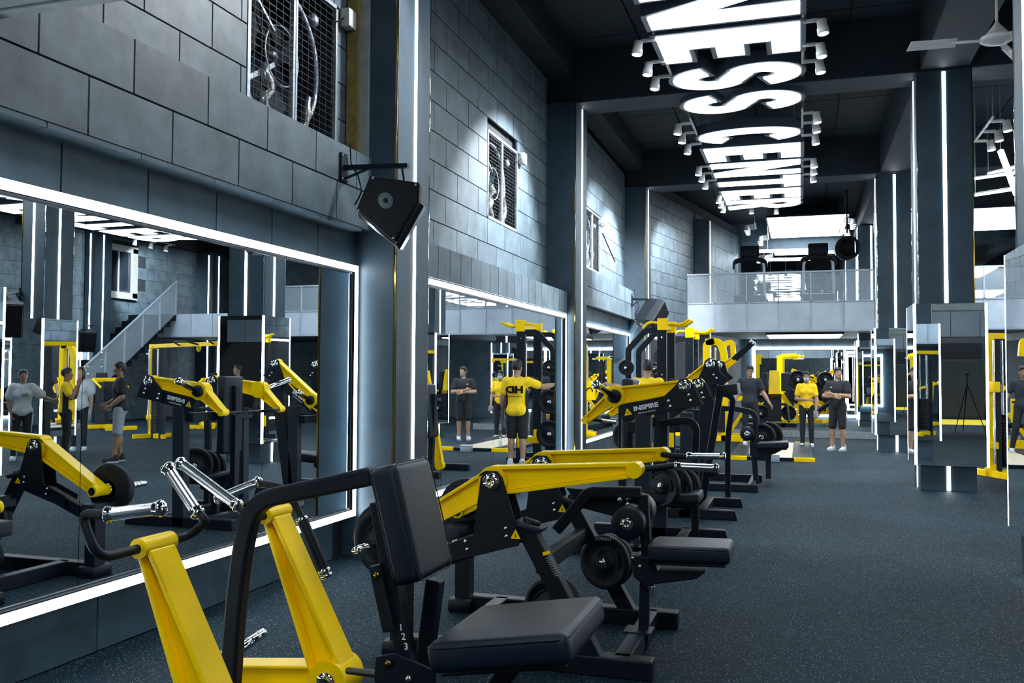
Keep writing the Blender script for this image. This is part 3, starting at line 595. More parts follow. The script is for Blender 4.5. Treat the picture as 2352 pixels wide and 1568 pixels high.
wall_fan(H2, -3.615, 'smaller wall fan behind wire mesh in the second bay', 'the second wall fan')
wall_fan(H3, -3.615, 'wall fan half hidden behind the second pilaster', 'the third wall fan')
G().bar([(-3.58, 16.8, 4.2), (-3.5, 17.6, 3.75)], XV, .02, .015).build('strut', BLK, bpy.data.objects['wall_fan.002'])
# speakers ---------------------------------------------------------------
def speaker(c, axd, upd, s, plate, arm_end, label, tilt_top):
    "wedge cabinet: c centre, axd = direction of the grille, upd = towards its visible bottom face"
    t = thing('loudspeaker', label, 'speaker', c); F = V3(axd).normalized(); U = V3(upd); U = (U-F*U.dot(F)).normalized(); S = F.cross(U)
    def q(f, u, s_): return V3(c)+F*f*s+U*u*s+S*s_*s
    sec = [(-.20, -.13), (.10, -.24), (.24, -.24), (.24, .24), (.10, .24), (-.20, .13)]      # depth, half width: tapers to the back
    G().prism([q(a, -.30, b) for a, b in sec], U*.60*s).build('cabinet', BLK, t, .01)
    G().prism([q(a, -.285, b) for a, b in ((.24, -.23), (.275, -.215), (.275, .215), (.24, .23))], U*.57*s).build('grille', BLK, t, .008)
    G().lathe(q(-.02, .298, 0), U, [(0, .075*s), (.006, .075*s), (.008, .07*s)]).lathe(q(-.02, .303, 0), U, [(0, .02*s), (.006, .018*s)]).build('pole_socket', mat('grey disc', (.09, .12, .14), .5), t)
    for a, b in ((-.17, -.11), (-.17, .11), (.2, -.2), (.2, .2)): G().lathe(q(a, .298, b), U, [(0, .012*s), (.008, .01*s)]).build('corner_screw', CHR, t)
    p = V3(plate); e = V3(arm_end)
    br = thing('speaker_bracket', 'black steel wall bracket holding the '+('farther speaker behind the power racks' if c[0] < 0 else '%s speaker on the right side' % label.split(', ')[1].split()[0]), 'bracket', p)
    G().rbox(p, (.012, 0, 0), (0, .07, 0), (0, 0, .13), .005).build('wall_plate', BLACK, br)
    G().bar([p+V3((.0, 0, .03)), e], ZV, .04, .05).build('arm', BLACK, br); G().bar([p+V3((.0, 0, -.1)), p*.65+e*.35+V3((0, 0, -.01))], YV, .03, .012).build('gusset', BLACK, br)
    G().cyl(e-V3((.02, 0, -.01)), q(0, -.25, 0), .016, 10).build('hanger', BLACK, br)
    for dy in (-.05, .05):
        for dz in (-.1, .1): G().lathe(p+V3((.012, dy, dz)), (1, 0, 0), [(0, .01), (.006, .007)]).build('bolt', CHR, br)
    G().ring(fillet([p+V3((.03, .05, .25)), p+V3((.05, .05, .05)), p+V3((.16, 0, -.12)), p+V3((.05, .03, -.3))], .1), .008, 6).build('cable', BLK, br)
t = thing('loudspeaker', 'black wedge loudspeaker tilted down on a wall bracket, left of the first pilaster', 'speaker', P(893, 485, Y=6.2))
def K(px, py, d=0): return P(px, py, Y=6.0+(py-480)*.0012+d)
pent = [(850, 403), (964, 419), (962, 462), (906, 556), (818, 482)]; ex = (P(893, 485, Y=6.2)-CP).normalized()*.42+V3((.035, 0, -.02))
G().prism([K(*q) for q in pent], ex).build('cabinet', BLK, t, .012)
ctr_ = sum((K(*q) for q in pent), V3())/5
G().prism([K(818, 486)+V3((0, .02, 0)), K(906, 560)+V3((0, .02, 0)), K(911, 572)+V3((0, .05, 0)), K(818, 497)+V3((0, .05, 0))], ex*.9).build('grille', mat('gloss black grille', (.012, .016, .022), .2), t, .006)
G().prism([K(906, 560)+V3((0, .02, 0)), K(962, 464)+V3((0, .02, 0)), K(968, 470)+V3((0, .05, 0)), K(911, 572)+V3((0, .05, 0))], ex*.9).build('grille', bpy.data.materials['gloss black grille'], t, .006)
fn = (K(964, 419)-K(850, 403)).cross(K(906, 556)-K(850, 403)).normalized(); fn = -fn if fn.y > 0 else fn
G().lathe(K(886, 460), fn, [(0, .062), (.003, .062), (.004, .058)]).build('pole_socket', mat('grey disc', (.05, .075, .09), .5), t); G().lathe(K(886, 460)+fn*.003, fn, [(0, .02), (.003, .018)]).build('socket_hole', BLK, t)
for q in ((857, 408), (824, 482), (904, 546), (955, 424)): G().lathe(K(*q), fn, [(0, .010), (.006, .008)]).build('corner_screw', GALV, t)
br = thing('speaker_bracket', 'black steel wall bracket with long arm holding the nearest loudspeaker', 'bracket', P(790, 385, X=-3.37))
p_, e_ = P(790, 385, X=-3.37), P(938, 381, Y=6.2)
G().rbox(p_, (.010, 0, 0), (0, .055, 0), (0, 0, .11), .004).build('wall_plate', BLACK, br); G().bar([p_, e_], ZV, .035, .045).build('arm', BLACK, br); G().bar([p_-ZV*.09, p_*.6+e_*.4-ZV*.01], YV, .03, .010).build('gusset', BLACK, br)
G().cyl(e_-V3((.05, 0, 0)), K(930, 418, .12), .012, 10).build('hanger', BLACK, br)
for dy in (-.04, .04):
    for dz in (-.09, .09): G().lathe(p_+V3((.01, dy, dz)), XV, [(0, .009), (.005, .006)]).build('bolt', CHR, br)
G().ring(fillet([p_+V3((.03, .04, .2)), p_+V3((.04, .04, .02)), p_+V3((.12, 0, -.06)), K(832, 440, .1), K(815, 470, .1)], .08), .006, 6).build('cable', BLK, br)
S2 = P(1493, 722, Y=18.6)
speaker(S2, (.95, -.30, -.30), (.1, -.6, -.9), .95, P(1452, 690, X=-3.37), P(1504, 688, Y=18.6), 'farther black loudspeaker, hung on the wall behind the power racks', 0)
for X_, Y_, nm in ((6.1, 12.2, 'nearer'), (13.0, 21.4, 'farther')):
    speaker((X_, Y_, 2.45), (-.6, -.5, -.25), (0, 0, -1), 1.0, (X_+.3, Y_+.6, 2.9), (X_+.05, Y_, 2.86), 'black loudspeaker on the right side of the hall, %s of the two in the mirror' % nm, 0)
# mezzanine treadmills ----------------------------------------------------
def treadmill(c, label):
    t = thing('treadmill', label, 'treadmill', c, 'treadmills on the mezzanine'); x, y, z = c; z -= .05
    G().rbox((x, y+.9, z+.14), (.40, 0, 0), (0, .95, 0), (0, 0, .08), .03).build('deck', DGREY, t); G().box((x-.24, y+.1, z+.222), (x+.24, y+1.8, z+.23)).build('belt', RUB, t)
    G().rbox((x, y+.1, z+.2), (.40, 0, 0), (0, .16, 0), (0, 0, .13), .05).build('motor_cover', DGREY, t)
    for s in (-1, 1): G().ring(fillet([(x+s*.38, y+.12, z+.1), (x+s*.36, y+.12, z+1.15), (x+s*.30, y+.2, z+1.28)], .15), .035, 10).build('upright', GREYP, t)
    G().ring(fillet([(x-.40, y+.34, z+1.10), (x-.38, y+.1, z+1.26), (x, y+.05, z+1.30), (x+.38, y+.1, z+1.26), (x+.40, y+.34, z+1.10)], .12), .065, 12).build('console_arm', BLK, t)
    G().rbox((x, y+.08, z+1.50), (.25, 0, 0), (0, .06, -.02), (0, .03, .145), .04).build('console', BLK, t); G().rbox((x, y+.08, z+1.34), (.16, 0, 0), (0, .05, 0), (0, 0, .08), .03).build('console_neck', BLK, t)
    G().box((x-.2, y+.142, z+1.40), (x+.2, y+.15, z+1.6)).build('screen', BLK, t)
a = P(1722, 690, Y=24.6); treadmill((a.x, 24.6, 3.36), 'black treadmill on the mezzanine seen from its front, left of the two')
a = P(1880, 690, Y=24.6); treadmill((a.x, 24.6, 3.36), 'black treadmill on the mezzanine seen from its front, right of the two')
a = P(1946, 570, Y=25.0); t = thing('drum_fan', 'round black drum fan hung beside the right treadmill', 'fan', a)
G().lathe(a+V3((0, .2, 0)), (0, -1, 0), [(0, .18), (.02, .31), (.36, .31), (.4, .28), (.4, .22), (.2, .2), (.2, .02)], 28).build('drum', BLK, t); G().cyl(a+V3((0, 0, .4)), (a.x, a.y, 6.39), .02, 8).build('rod', BLK, t); G().cyl(a+V3((.18, -.22, -.15)), a+V3((.18, -.22, .15)), .014, 8).build('highlight_bar', CHR, t)
pa, pb = P(1740, 577, Y=28.5), P(1862, 574, Y=28.5); t = thing('light_tube', 'long horizontal lit tube between the two treadmills', 'light tube', pa); G().cyl(pa, pb, .05, 10).build('tube', LEDM, t); G().cyl(pa+V3((.3, 0, 0)), (pa.x+.3, pa.y, 6.38), .008, 6).build('hanger', GALV, t)
# ================================================================== machines
def knurl_grip(parent, a, b, r=.021, name='chrome_grip'):
    a, b = V3(a), V3(b); d = (b-a); L = d.length; d.normalize(); k = .11*L if L < .25 else .028
    o = G().cyl(a+d*k, b-d*k, r, 18).build(name, STEEL, parent)
    for p, s in ((a, 1), (b, -1)): G().lathe(p, d*s, [(0, r*.5), (.004, r*1.05), (k*.45, r*1.3), (k*.7, r*1.32), (k*.85, r*1.05), (k+.008, r*1.12), (k+.012, r)], 18).build('grip_collar', CHR, o)
    return o
def bolt(parent, p, n, r=.012, m=None): return G().lathe(p, n, [(0, r), (r*.35, r), (r*.75, r*.75), (r*.9, r*.2)], 12).build('bolt', m or CHR, parent)
def cap(parent, p, n, r=.045):
    o = G().lathe(p, n, [(0, r), (.006, r), (.013, r*.9), (.018, r*.5), (.018, r*.28), (.012, r*.24), (.012, .1*r)], 24).build('pivot_cap', CHR, parent)
    return o
def pad(parent, ft, bt, hw, th, r=.035, name='seat_pad', up=None, seam=True, side=None):
    "cushion: ft/bt = middle of its front and back top edge, hw = half width (a vector or a number along Y)"
    ft, bt = V3(ft), V3(bt); L = ft-bt; S = V3(hw) if hasattr(hw, '__len__') else YV*hw; U = S.cross(L).normalized()
    if up is not None and U.dot(V3(up)) < 0: U = -U
    if up is None and U.z < 0: U = -U
    o = G().rbox((ft+bt)/2-U*th/2, L/2, S, U*th/2, r, 4).build(name, LEATH, parent)
    if seam:
        l, s = L*(.5-r*.55/L.length), S*(1-r*.5/S.length); c = (ft+bt)/2-U*r*.55
        a = [c+L*.5-S*(1-r/S.length), c+L*.5+S*(1-r/S.length), c+L*(.5-r/L.length)+S, c-L*(.5-r/L.length)+S, c-L*.5+S*(1-r/S.length), c-L*.5-S*(1-r/S.length), c-L*(.5-r/L.length)-S, c+L*(.5-r/L.length)-S]
        G().ring(a, .0028, 6, closed=True).build('seam', RUB, o)
    G().rbox((ft+bt)/2-U*(th+.008), L*.44, S*.86, U*.008, .004, 1).build('pad_base', BLACK, o)
    return o
def weight_plate(c, ax, r, th, label, group='weight plates', word=False, m=None):
    c, ax = V3(c), V3(ax).normalized(); t = thing('weight_plate', label, 'weight plate', c, group)
    b = G().lathe(c-ax*th/2, ax, [(0, r*.80), (0, r*.97), (th*.15, r), (th*.85, r), (th, r*.97), (th, r*.80), (th*.8, r*.77), (th*.8, r*.36), (th, r*.33), (th, r*.14), (th*.98, r*.13), (.02*th, r*.13), (0, r*.14), (0, r*.33), (th*.2, r*.36), (th*.2, r*.77)], 32).build('disc', RUB, t)
    u = ax.orthogonal().normalized(); v = ax.cross(u)
    for k in range(3):
        a = k*2.094+.4; d = u*math.cos(a)+v*math.sin(a); n = ax.cross(d)
        for s in (1, -1):
            o = ax*th*.32*s; G().ring([c+o+(d*math.cos(q)+n*math.sin(q))*r*.60 for q in (-.45, -.25, 0, .25, .45)], r*.05, 6).build('hand_grip', RUB, t)
    G().lathe(c-ax*th*.53, ax, [(0, r*.12), (0, r*.15), (th*1.06, r*.15), (th*1.06, r*.12)], 20).build('hub_ring', STEEL, t)
    if word:
        up = ZV-ax*ax.z; up.normalize(); ri = up.cross(ax)
        text('JOINFIT', r*.17, c+ax*(th*.5+.001)+up*r*.885*.97, ri, up, WHT, t, sx=1.15, depth=.001)
    return t
def horn(parent, a, ax, L, r=.024, m=None):
    ax = V3(ax).normalized(); return G().lathe(a, ax, [(0, r), (L-.01, r), (L, r*.7)], 16).lathe(V3(a), ax, [(0, r*1.9), (.015, r*1.9), (.016, r)], 16).build('weight_horn', m or CHR, parent)
def warn(parent, c, n, up, s=.03):
    n, up = V3(n).normalized(), V3(up).normalized(); r = up.cross(n); c = V3(c)+n*.002
    o = G().prism([c-r*s*.6-up*s*.5, c+r*s*.6-up*s*.5, c+up*s*.55], n*.001).build('warning_sticker', YEL, parent)
    G().prism([c-r*s*.1-up*s*.32+n*.0012, c+r*s*.1-up*s*.32+n*.0012, c+up*s*.2+n*.0012], n*.0006).build('warning_mark', BLK, o)
# ---- machine A, nearest: black seat and backrest, yellow arms, chrome handles
YA = 3.1
def A(px, py, dy=0.): return P(px, py, Y=YA+dy)
ma = thing('chest_press_machine', 'nearest plate-loaded press: big black seat and backrest, two tall yellow arms with chrome handles', 'exercise machine', (A(1000, 1500).x, YA, 0))
G().bar([A(524, 1660), A(541, 1400), A(556, 1270), A(583, 1150), A(838, 1096), A(856, 1092)], YV, .062, .072, .26, 12).build('main_frame_tube', BLACK, ma, .012)
HD = .39
T, PV = A(632, 1178, HD), A(772, 1552, HD); ad = (PV-T).normalized()
for s in (-1, 1):
    o_ = V3((0, YA+s*HD, 0)); t = V3((T.x, YA+s*HD, T.z)); p = V3((PV.x, YA+s*HD, PV.z))
    ar = G().beam(t+ad*.02, p, YV, .135, .062, .16, .42, .02).build('lever_arm', YEL, ma, .006)
    G().cyl(t-YV*.085, t+YV*.085, .036, 24).build('arm_head', YEL, ar, .008); G().cyl(t-YV*.088, t-YV*.085, .030, 20).build('head_ring', YEL, ar)
    G().cyl(p-YV*.085, p+YV*.085, .088, 32).build('pivot_boss', YEL, ar, .006); cap(ar, p-YV*.086, -YV, .044); cap(ar, p+YV*.086, YV, .044)
    G().beam(p, p+V3((-.62, 0, -.05)), YV, .12, .12, .10, .5).build('rear_lever', YEL, ma, .006)
    q = p+V3((-.62, s*.07, -.02)); horn(ma, q, (0, s, .12), .34)
# handles of the near arm
n = V3((T.x, YA-HD, T.z)); yl, yr = n.y-.28, n.y+.185
e1 = P(196, 1196, Y=yl); g0, g1 = P(240, 1182, Y=yl+.0), P(378, 1166, Y=yl+.02)
e2 = P(478, 1205, Y=yr)
G().ring(fillet([g0+(g0-g1)*.02, P(186, 1178, Y=yl-.005), V3((n.x, yl, n.z)), n, V3((n.x, yr+.02, n.z)), P(474, 1196, Y=yr), P(450, 1172, Y=yr)], .075, 8), .0165, 14).build('handle_tube', RUB, ma)
knurl_grip(ma, g0, g1, .0215); knurl_grip(ma, P(459, 1186, Y=yr), P(380, 1066, Y=yr+.01), .0215)
f = V3((T.x, YA+HD, T.z)); yl, yr = f.y-.185, f.y+.25
G().ring(fillet([P(540, 1157, Y=yl), P(572, 1190, Y=yl), V3((f.x, yl+.03, f.z)), f, V3((f.x, yr, f.z)), P(655, 1120, Y=yr), P(590, 1108, Y=yr)], .07, 8), .0165, 14).build('handle_tube', RUB, ma)
knurl_grip(ma, P(552, 1165, Y=yl), P(408, 1058, Y=yl+.02), .0215); knurl_grip(ma, P(600, 1104, Y=yr), P(495, 1146, Y=yr+.02), .0215)
a, b = A(664, 1125, .30), A(748, 1318, .30); d = (b-a).normalized(); L = (b-a).length
G().cyl(a, b, .0165, 12).build('side_handle_tube', BLACK, ma); G().cyl(a+d*L*.36, a+d*L*.94, .0245, 18).build('rubber_grip', RUB, ma)
for k in (.33, .94): G().lathe(a+d*L*k, d, [(0, .026), (.012, .028), (.02, .026)]).build('grip_ring', CHR, ma)
G().lathe(b, d, [(0, .02), (.004, .027), (.014, .026), (.018, .012)]).build('grip_end', CHR, ma)
# backrest, seat and their carriers
bt, bb, bk = A(905, 1064, -.165), A(966, 1338, -.165), A(842, 1080, -.165)
ctr = (bt+bb)/2; upv = (bt-bb)/2; thv = (bk-bt); thv = thv-upv.normalized()*thv.dot(upv.normalized())
pb_ = G().rbox(ctr+thv*.5+YV*.165, upv, YV*.165, thv*.5, .032, 5).build('backrest_pad', LEATH, ma)
for k in (.06, .88):
    cc = ctr+thv*k; G().ring(fillet([cc+upv*.86-YV*.001, cc+upv*.999+YV*.03, cc+upv*.999+YV*.30, cc+upv*.86+YV*.331, cc-upv*.86+YV*.331, cc-upv*.999+YV*.30, cc-upv*.999+YV*.03, cc-upv*.86-YV*.001, cc+upv*.86-YV*.001], .02, 3), .0026, 6).build('seam', RUB, pb_)
G().rbox(ctr+thv*1.06+YV*.165, upv*.9, YV*.13, thv*.06, .006, 2).build('backrest_plate', BLACK, ma)
pt, pb = A(872, 1150, 0), A(932, 1500, 0)
G().bar([pt, pb, pb+(pb-pt)*.35], YV, .075, .055).build('backrest_post', BLACK, ma, .006)
G().bar([A(1000, 1330, .1), A(970, 1568, .1)], YV, .06, .06).build('rear_upright', BLACK, ma, .006)
for s, h_ in (('1', 1441), ('2', 1462), ('3', 1485)): text(s, .034, A(921+(h_-1441)*.27, h_, -.0395), (1, 0, .02), (-.12, 0, 1), WHT, ma)
a = [A(846, 1302, -.055), A(872, 1296, -.055), A(906, 1450, -.055), A(878, 1453, -.055)]; G().prism(a, YV*.03).build('guard_plate', BLACK, ma, .003)
bolt(ma, A(867, 1320, -.057), -YV, .015, GOLD)
sf, sb = A(1301, 1456, -.28), A(972, 1480, -.28)
sp = pad(ma, sf+YV*.28, sb+YV*.28, .28, .105, .032)
G().prism([A(862, 1508, -.09), A(905, 1500, -.09), A(1000, 1540, -.09), A(1000, 1640, -.09), A(890, 1640, -.09), A(858, 1560, -.09)], YV*.012).build('seat_bracket', BLACK, ma, .004)
G().prism([A(862, 1508, .09), A(905, 1500, .09), A(1000, 1540, .09), A(1000, 1640, .09), A(890, 1640, .09), A(858, 1560, .09)], YV*.012).build('seat_bracket', BLACK, ma, .004)
bolt(ma, A(894, 1523, -.092), -YV, .015, GOLD); bolt(ma, A(940, 1558, -.092), -YV, .014)
G().cyl(A(800, 1540, .2), A(890, 1550, -.05), .014, 10).build('link_rod', BLACK, ma)
for dy in (-.38, .38): G().bar([(-2.5, YA+dy, .05), (-.85, YA+dy, .05)], YV, .1, .1).build('base_beam', BLACK, ma, .008)
for x in (-2.1, -1.25): G().bar([(x, YA-.38, .05), (x, YA+.38, .05)], ZV, .1, .08).build('cross_beam', BLACK, ma, .008)
G().bar([(PV.x+.12, YA, .08), (A(960, 1540).x, YA, .30)], YV, .08, .08).build('lower_strut', BLACK, ma, .008)
G().bar([(A(524, 1660).x, YA, .06), (A(524, 1660).x, YA, A(524, 1660).z)], YV, .062, .072).build('frame_foot', BLACK, ma, .008); G().bar([(-1.25, YA, .08), (sb.x*.45+sf.x*.55, YA, sf.z-.14)], YV, .07, .07).build('seat_post', BLACK, ma, .008)
c = A(570, 1612, .58); weight_plate(c, (-.1, -1, .15), .19, .045, 'black plate lettered JOINFIT on the nearest press, low between its yellow arms', word=True)
# ---- machine B: lever row with chest support, near frame 4.5, far frame 5.45
YB0, YB1, YB = 4.5, 5.45, 4.975
mb = thing('lever_row_machine', 'second machine: two horizontal yellow levers with chrome grips over black A-frames, narrow seat with rollers', 'exercise machine', (-1.3, YB, 0))
def B(px, py, Y): return P(px, py, Y=Y)
pvx, pvz = -1.53, .945
rear = PM(228, 1126, Y=YB1); hx = -.79
for k, (y, s) in enumerate(((YB0, -1), (YB1, 1))):
    p = V3((pvx, y, pvz)); e = V3((hx, y, 1.028)); r_ = V3((rear.x, y, rear.z))
    ar = G().beam(p, e, YV, .085, .155, .075, .4, .02).build('lever_arm', YEL, mb, .004)
    G().beam(p, r_, YV, .10, .14, .085, .4, .018).build('rear_lever', YEL, mb, .004)
    G().cyl(p-YV*.05, p+YV*.05, .078, 32).build('pivot_boss', YEL, ar, .005); G().cyl(e-YV*.055, e+YV*.055, .04, 24).build('arm_head', YEL, ar, .006)
    G().cyl(r_-YV*.075, r_+YV*.075, .042, 24).build('rear_head', YEL, mb, .006); G().cyl(r_-YV*.077*s, r_-YV*.078*s, .03, 16).build('end_plug', RUB, mb)
    for q in (-1, 1):
        yy = y+q*.056
        G().prism([(pvx-.06, yy, pvz+.02), (pvx-.03, yy, pvz+.055), (pvx+.03, yy, pvz+.055), (pvx+.06, yy, pvz+.02), (pvx+.15, yy, pvz-.26), (pvx+.15, yy, pvz-.32), (pvx-.30, yy, pvz-.45), (pvx-.30, yy, pvz-.36), (pvx-.1, yy, pvz-.28)], YV*.011*q).build('pivot_plate', BLACK, mb, .003)
        if q == -1:
            cap(mb, (pvx, yy-.011, pvz), -YV, .046)
            for bx_, bz in ((pvx+.08, -.235), (pvx+.085, -.275), (pvx-.14, -.315), (pvx-.13, -.355)): bolt(mb, (bx_, yy-.011, pvz+bz), -YV, .012)
        else: cap(mb, (pvx, yy+.011, pvz), YV, .046)
    G().bar([(-2.06, y, .42), (pvx+.2, y, pvz-.23)], YV, .075, .085).build('sloping_beam', BLACK, mb, .006)
    G().bar([(-2.06, y, .0), (-2.06, y, .45)], YV, .11, .095).build('rear_post', BLACK, mb, .006)
    G().rbox((-2.06, y, .04), (.075, 0, 0), (0, .10, 0), (0, 0, .04), .008, 1).build('post_foot', BLACK, mb)
    G().rbox((-2.10, y, .49), (.06, 0, 0), (0, .12, 0), (0, 0, .05), .01, 2).build('lever_stop', DGREY, mb)
    G().bar([(-2.06, y, .05), (-.70, y, .05)], YV, .10, .10).build('base_beam', BLACK, mb, .01)
    G().bar([(pvx+.16, y, pvz-.22), (-.99, y, .06)], YV, .085, .09).build('front_diagonal', BLACK, mb, .006)
    G().rbox((pvx+.19, y, pvz-.225), (.075, 0, -.02), (0, .06, 0), (.01, 0, .012), .004, 1).build('stop_bracket', DGREY, mb); G().rbox((pvx+.20, y, pvz-.205), (.045, 0, -.012), (0, .018, 0), (.003, 0, .012), .008, 2).build('rubber_bumper', RUB, mb)
    warn(mb, (pvx+.135, y-.072, pvz-.262), -YV, ZV, .045)
    h = horn(mb, r_+YV*s*.075, YV*s, .42)
    for j in range(2): weight_plate(r_+YV*s*(.115+.05*j), YV*s, (.19, .165)[j] if s > 0 else (.2, .17)[j], .042, 'black plate on the rear horn of the second machine, %s lever, %s' % ('near' if s < 0 else 'far', 'inner' if j == 0 else 'outer'))
    hp = [e+YV*(.05 if k == 0 else -.05)]
# handles: near lever towards the middle, far lever likewise
ya, yb = YB0+.06, YB1-.05
a = V3((hx, ya, 1.03)); G().ring(fillet([a, B(1490, 1076, ya+.02), B(1548, 1069, ya+.06)], .05), .0165, 14).build('handle_tube', RUB, mb); knurl_grip(mb, B(1546, 1070, ya+.06), B(1651, 1075, ya+.12), .019)
a = V3((hx, yb, 1.03)); G().ring(fillet([a, B(1545, 1046, yb-.03), B(1575, 1049, yb-.05)], .05), .0165, 14).build('handle_tube', RUB, mb); knurl_grip(mb, B(1575, 1047, yb-.05), B(1668, 1048, yb-.05), .019)
text('INSPIRE', .07, (-1.84, YB0-.0395, .565), (1, 0, .36), (-.36, 0, 1), WHT, mb, sx=1.1)
G().bar([(-1.28, YB0, .52), (-1.28, YB1, .52)], ZV, .09, .06).build('cross_beam', DGREY, mb, .004); G().bar([(-.86, YB0, .05), (-.86, YB1, .05)], ZV, .10, .085).build('cross_beam', DGREY, mb, .006); G().bar([(-1.8, YB0, .05), (-1.8, YB1, .05)], ZV, .10, .085).build('cross_beam', BLACK, mb, .006)
G().prism([B(1246, 1268, YB0-.05), B(1262, 1264, YB0-.05), B(1264, 1271, YB0-.05), B(1248, 1276, YB0-.05)], (0, -.001, 0)).build('warning_sticker', YEL, mb)
for k in range(9): G().prism([B(1253+k*2.6, 1281+k*5, YB0-.05), B(1268+k*2.6, 1277+k*5, YB0-.05), B(1268.6+k*2.6, 1279+k*5, YB0-.05), B(1253.6+k*2.6, 1283+k*5, YB0-.05)], (0, -.001, 0)).build('print_line', mat('faded print', (.2, .22, .24), .6), mb)
G().bar([B(1278, 1218, YB), B(1332, 1155, YB), B(1352, 1128, YB), B(1473, 1130, YB)], YV, .05, .06, .12, 8).build('chest_bar', BLACK, mb, .008)
G().prism([B(1300, 1120, YB+.06), B(1420, 1130, YB+.06), B(1455, 1165, YB+.06), B(1425, 1190, YB+.06), B(1330, 1165, YB+.06)], YV*.01).build('chest_bracket', BLACK, mb, .003)
bolt(mb, B(1424, 1147, YB-.03), -YV, .016); bolt(mb, B(1442, 1157, YB-.03), -YV, .012)
G().bar([B(1478, 1135, YB+.02), B(1484, 1250, YB+.02), V3((B(1476, 1330, YB).x, YB+.02, .0))], YV, .05, .055).build('seat_post', BLACK, mb, .005)
for k, (cx_, cy_, y0, y1) in enumerate(((1440, 1203, YB-.12, YB-.02), (1462, 1175, YB+.10, YB+.26))):
    c = B(cx_, cy_, y0); e = V3((c.x, y1 if k else y0+.17, c.z)); rl_ = G().rbox((c+e)/2, (.082, 0, 0), YV*(e.y-c.y)/2, (0, 0, .082), .02, 2)
    ro = G().lathe(c, YV, [(0, .02), (0, .076), (.006, .084), (.012, .09), (e.y-c.y-.012, .09), (e.y-c.y, .08), (e.y-c.y, .02)], 36).build('thigh_roller', LEATH, mb)
    cap(ro, c-YV*.001, -YV, .036)
for i in range(4): text(str(i+1), .026, B(1469+i*.6, 1236+i*17, YB-.008), XV, ZV, WHT, mb)
sp = pad(mb, B(1681, 1287, YB-.16)*.0+V3((B(1681, 1240, YB+.0).x, YB, B(1684, 1262, YB).z+.035)), V3((B(1497, 1240, YB).x, YB, B(1497, 1255, YB).z+.035)), .16, .09, .025)
G().prism([B(1447, 1275, YB-.06), B(1500, 1280, YB-.06), B(1510, 1310, YB-.06), B(1622, 1312, YB-.06), B(1600, 1330, YB-.06), B(1480, 1345, YB-.06), B(1455, 1325, YB-.06)], YV*.12).build('seat_bracket', BLACK, mb, .006)
bolt(mb, B(1448+6, 1281, YB-.062), -YV, .011); bolt(mb, B(1470, 1300, YB-.062), -YV, .011)
G().box((-.93, YB-.07, .095), (-.78, YB+.07, .107)).build('post_plate', DGREY, mb)
G().ring(fillet([B(1488, 1350, YB-.03), B(1500, 1345, YB-.03), B(1497, 1372, YB-.03)], .01), .012, 8).build('adjust_pin', CHR, mb)
c = B(1390, 1290, YB+.38); weight_plate(c, (-.25, -1, .05), .16, .05, 'black plate lettered JOINFIT standing low behind the front diagonal of the second machine', word=True); weight_plate(c+V3((.014, .056, 0)), (-.25, -1, .05), .158, .05, 'black plate behind the lettered one on the second machine')
horn(mb, c+V3((.03, .1, 0)), (-.25, -1, .05), .16)
c = B(1262, 1395, YB+.06); weight_plate(c, (-.35, -.9, .1), .165, .06, 'fat black plate showing its rim behind the nearest seat'); weight_plate(c+V3((.025, .062, -.004)), (-.35, -.9, .1), .16, .06, 'fat black plate, the farther of two behind the nearest seat')
G().cyl(c, c+V3((.1, .25, -.03)), .02, 10).build('weight_horn', CHR, mb)
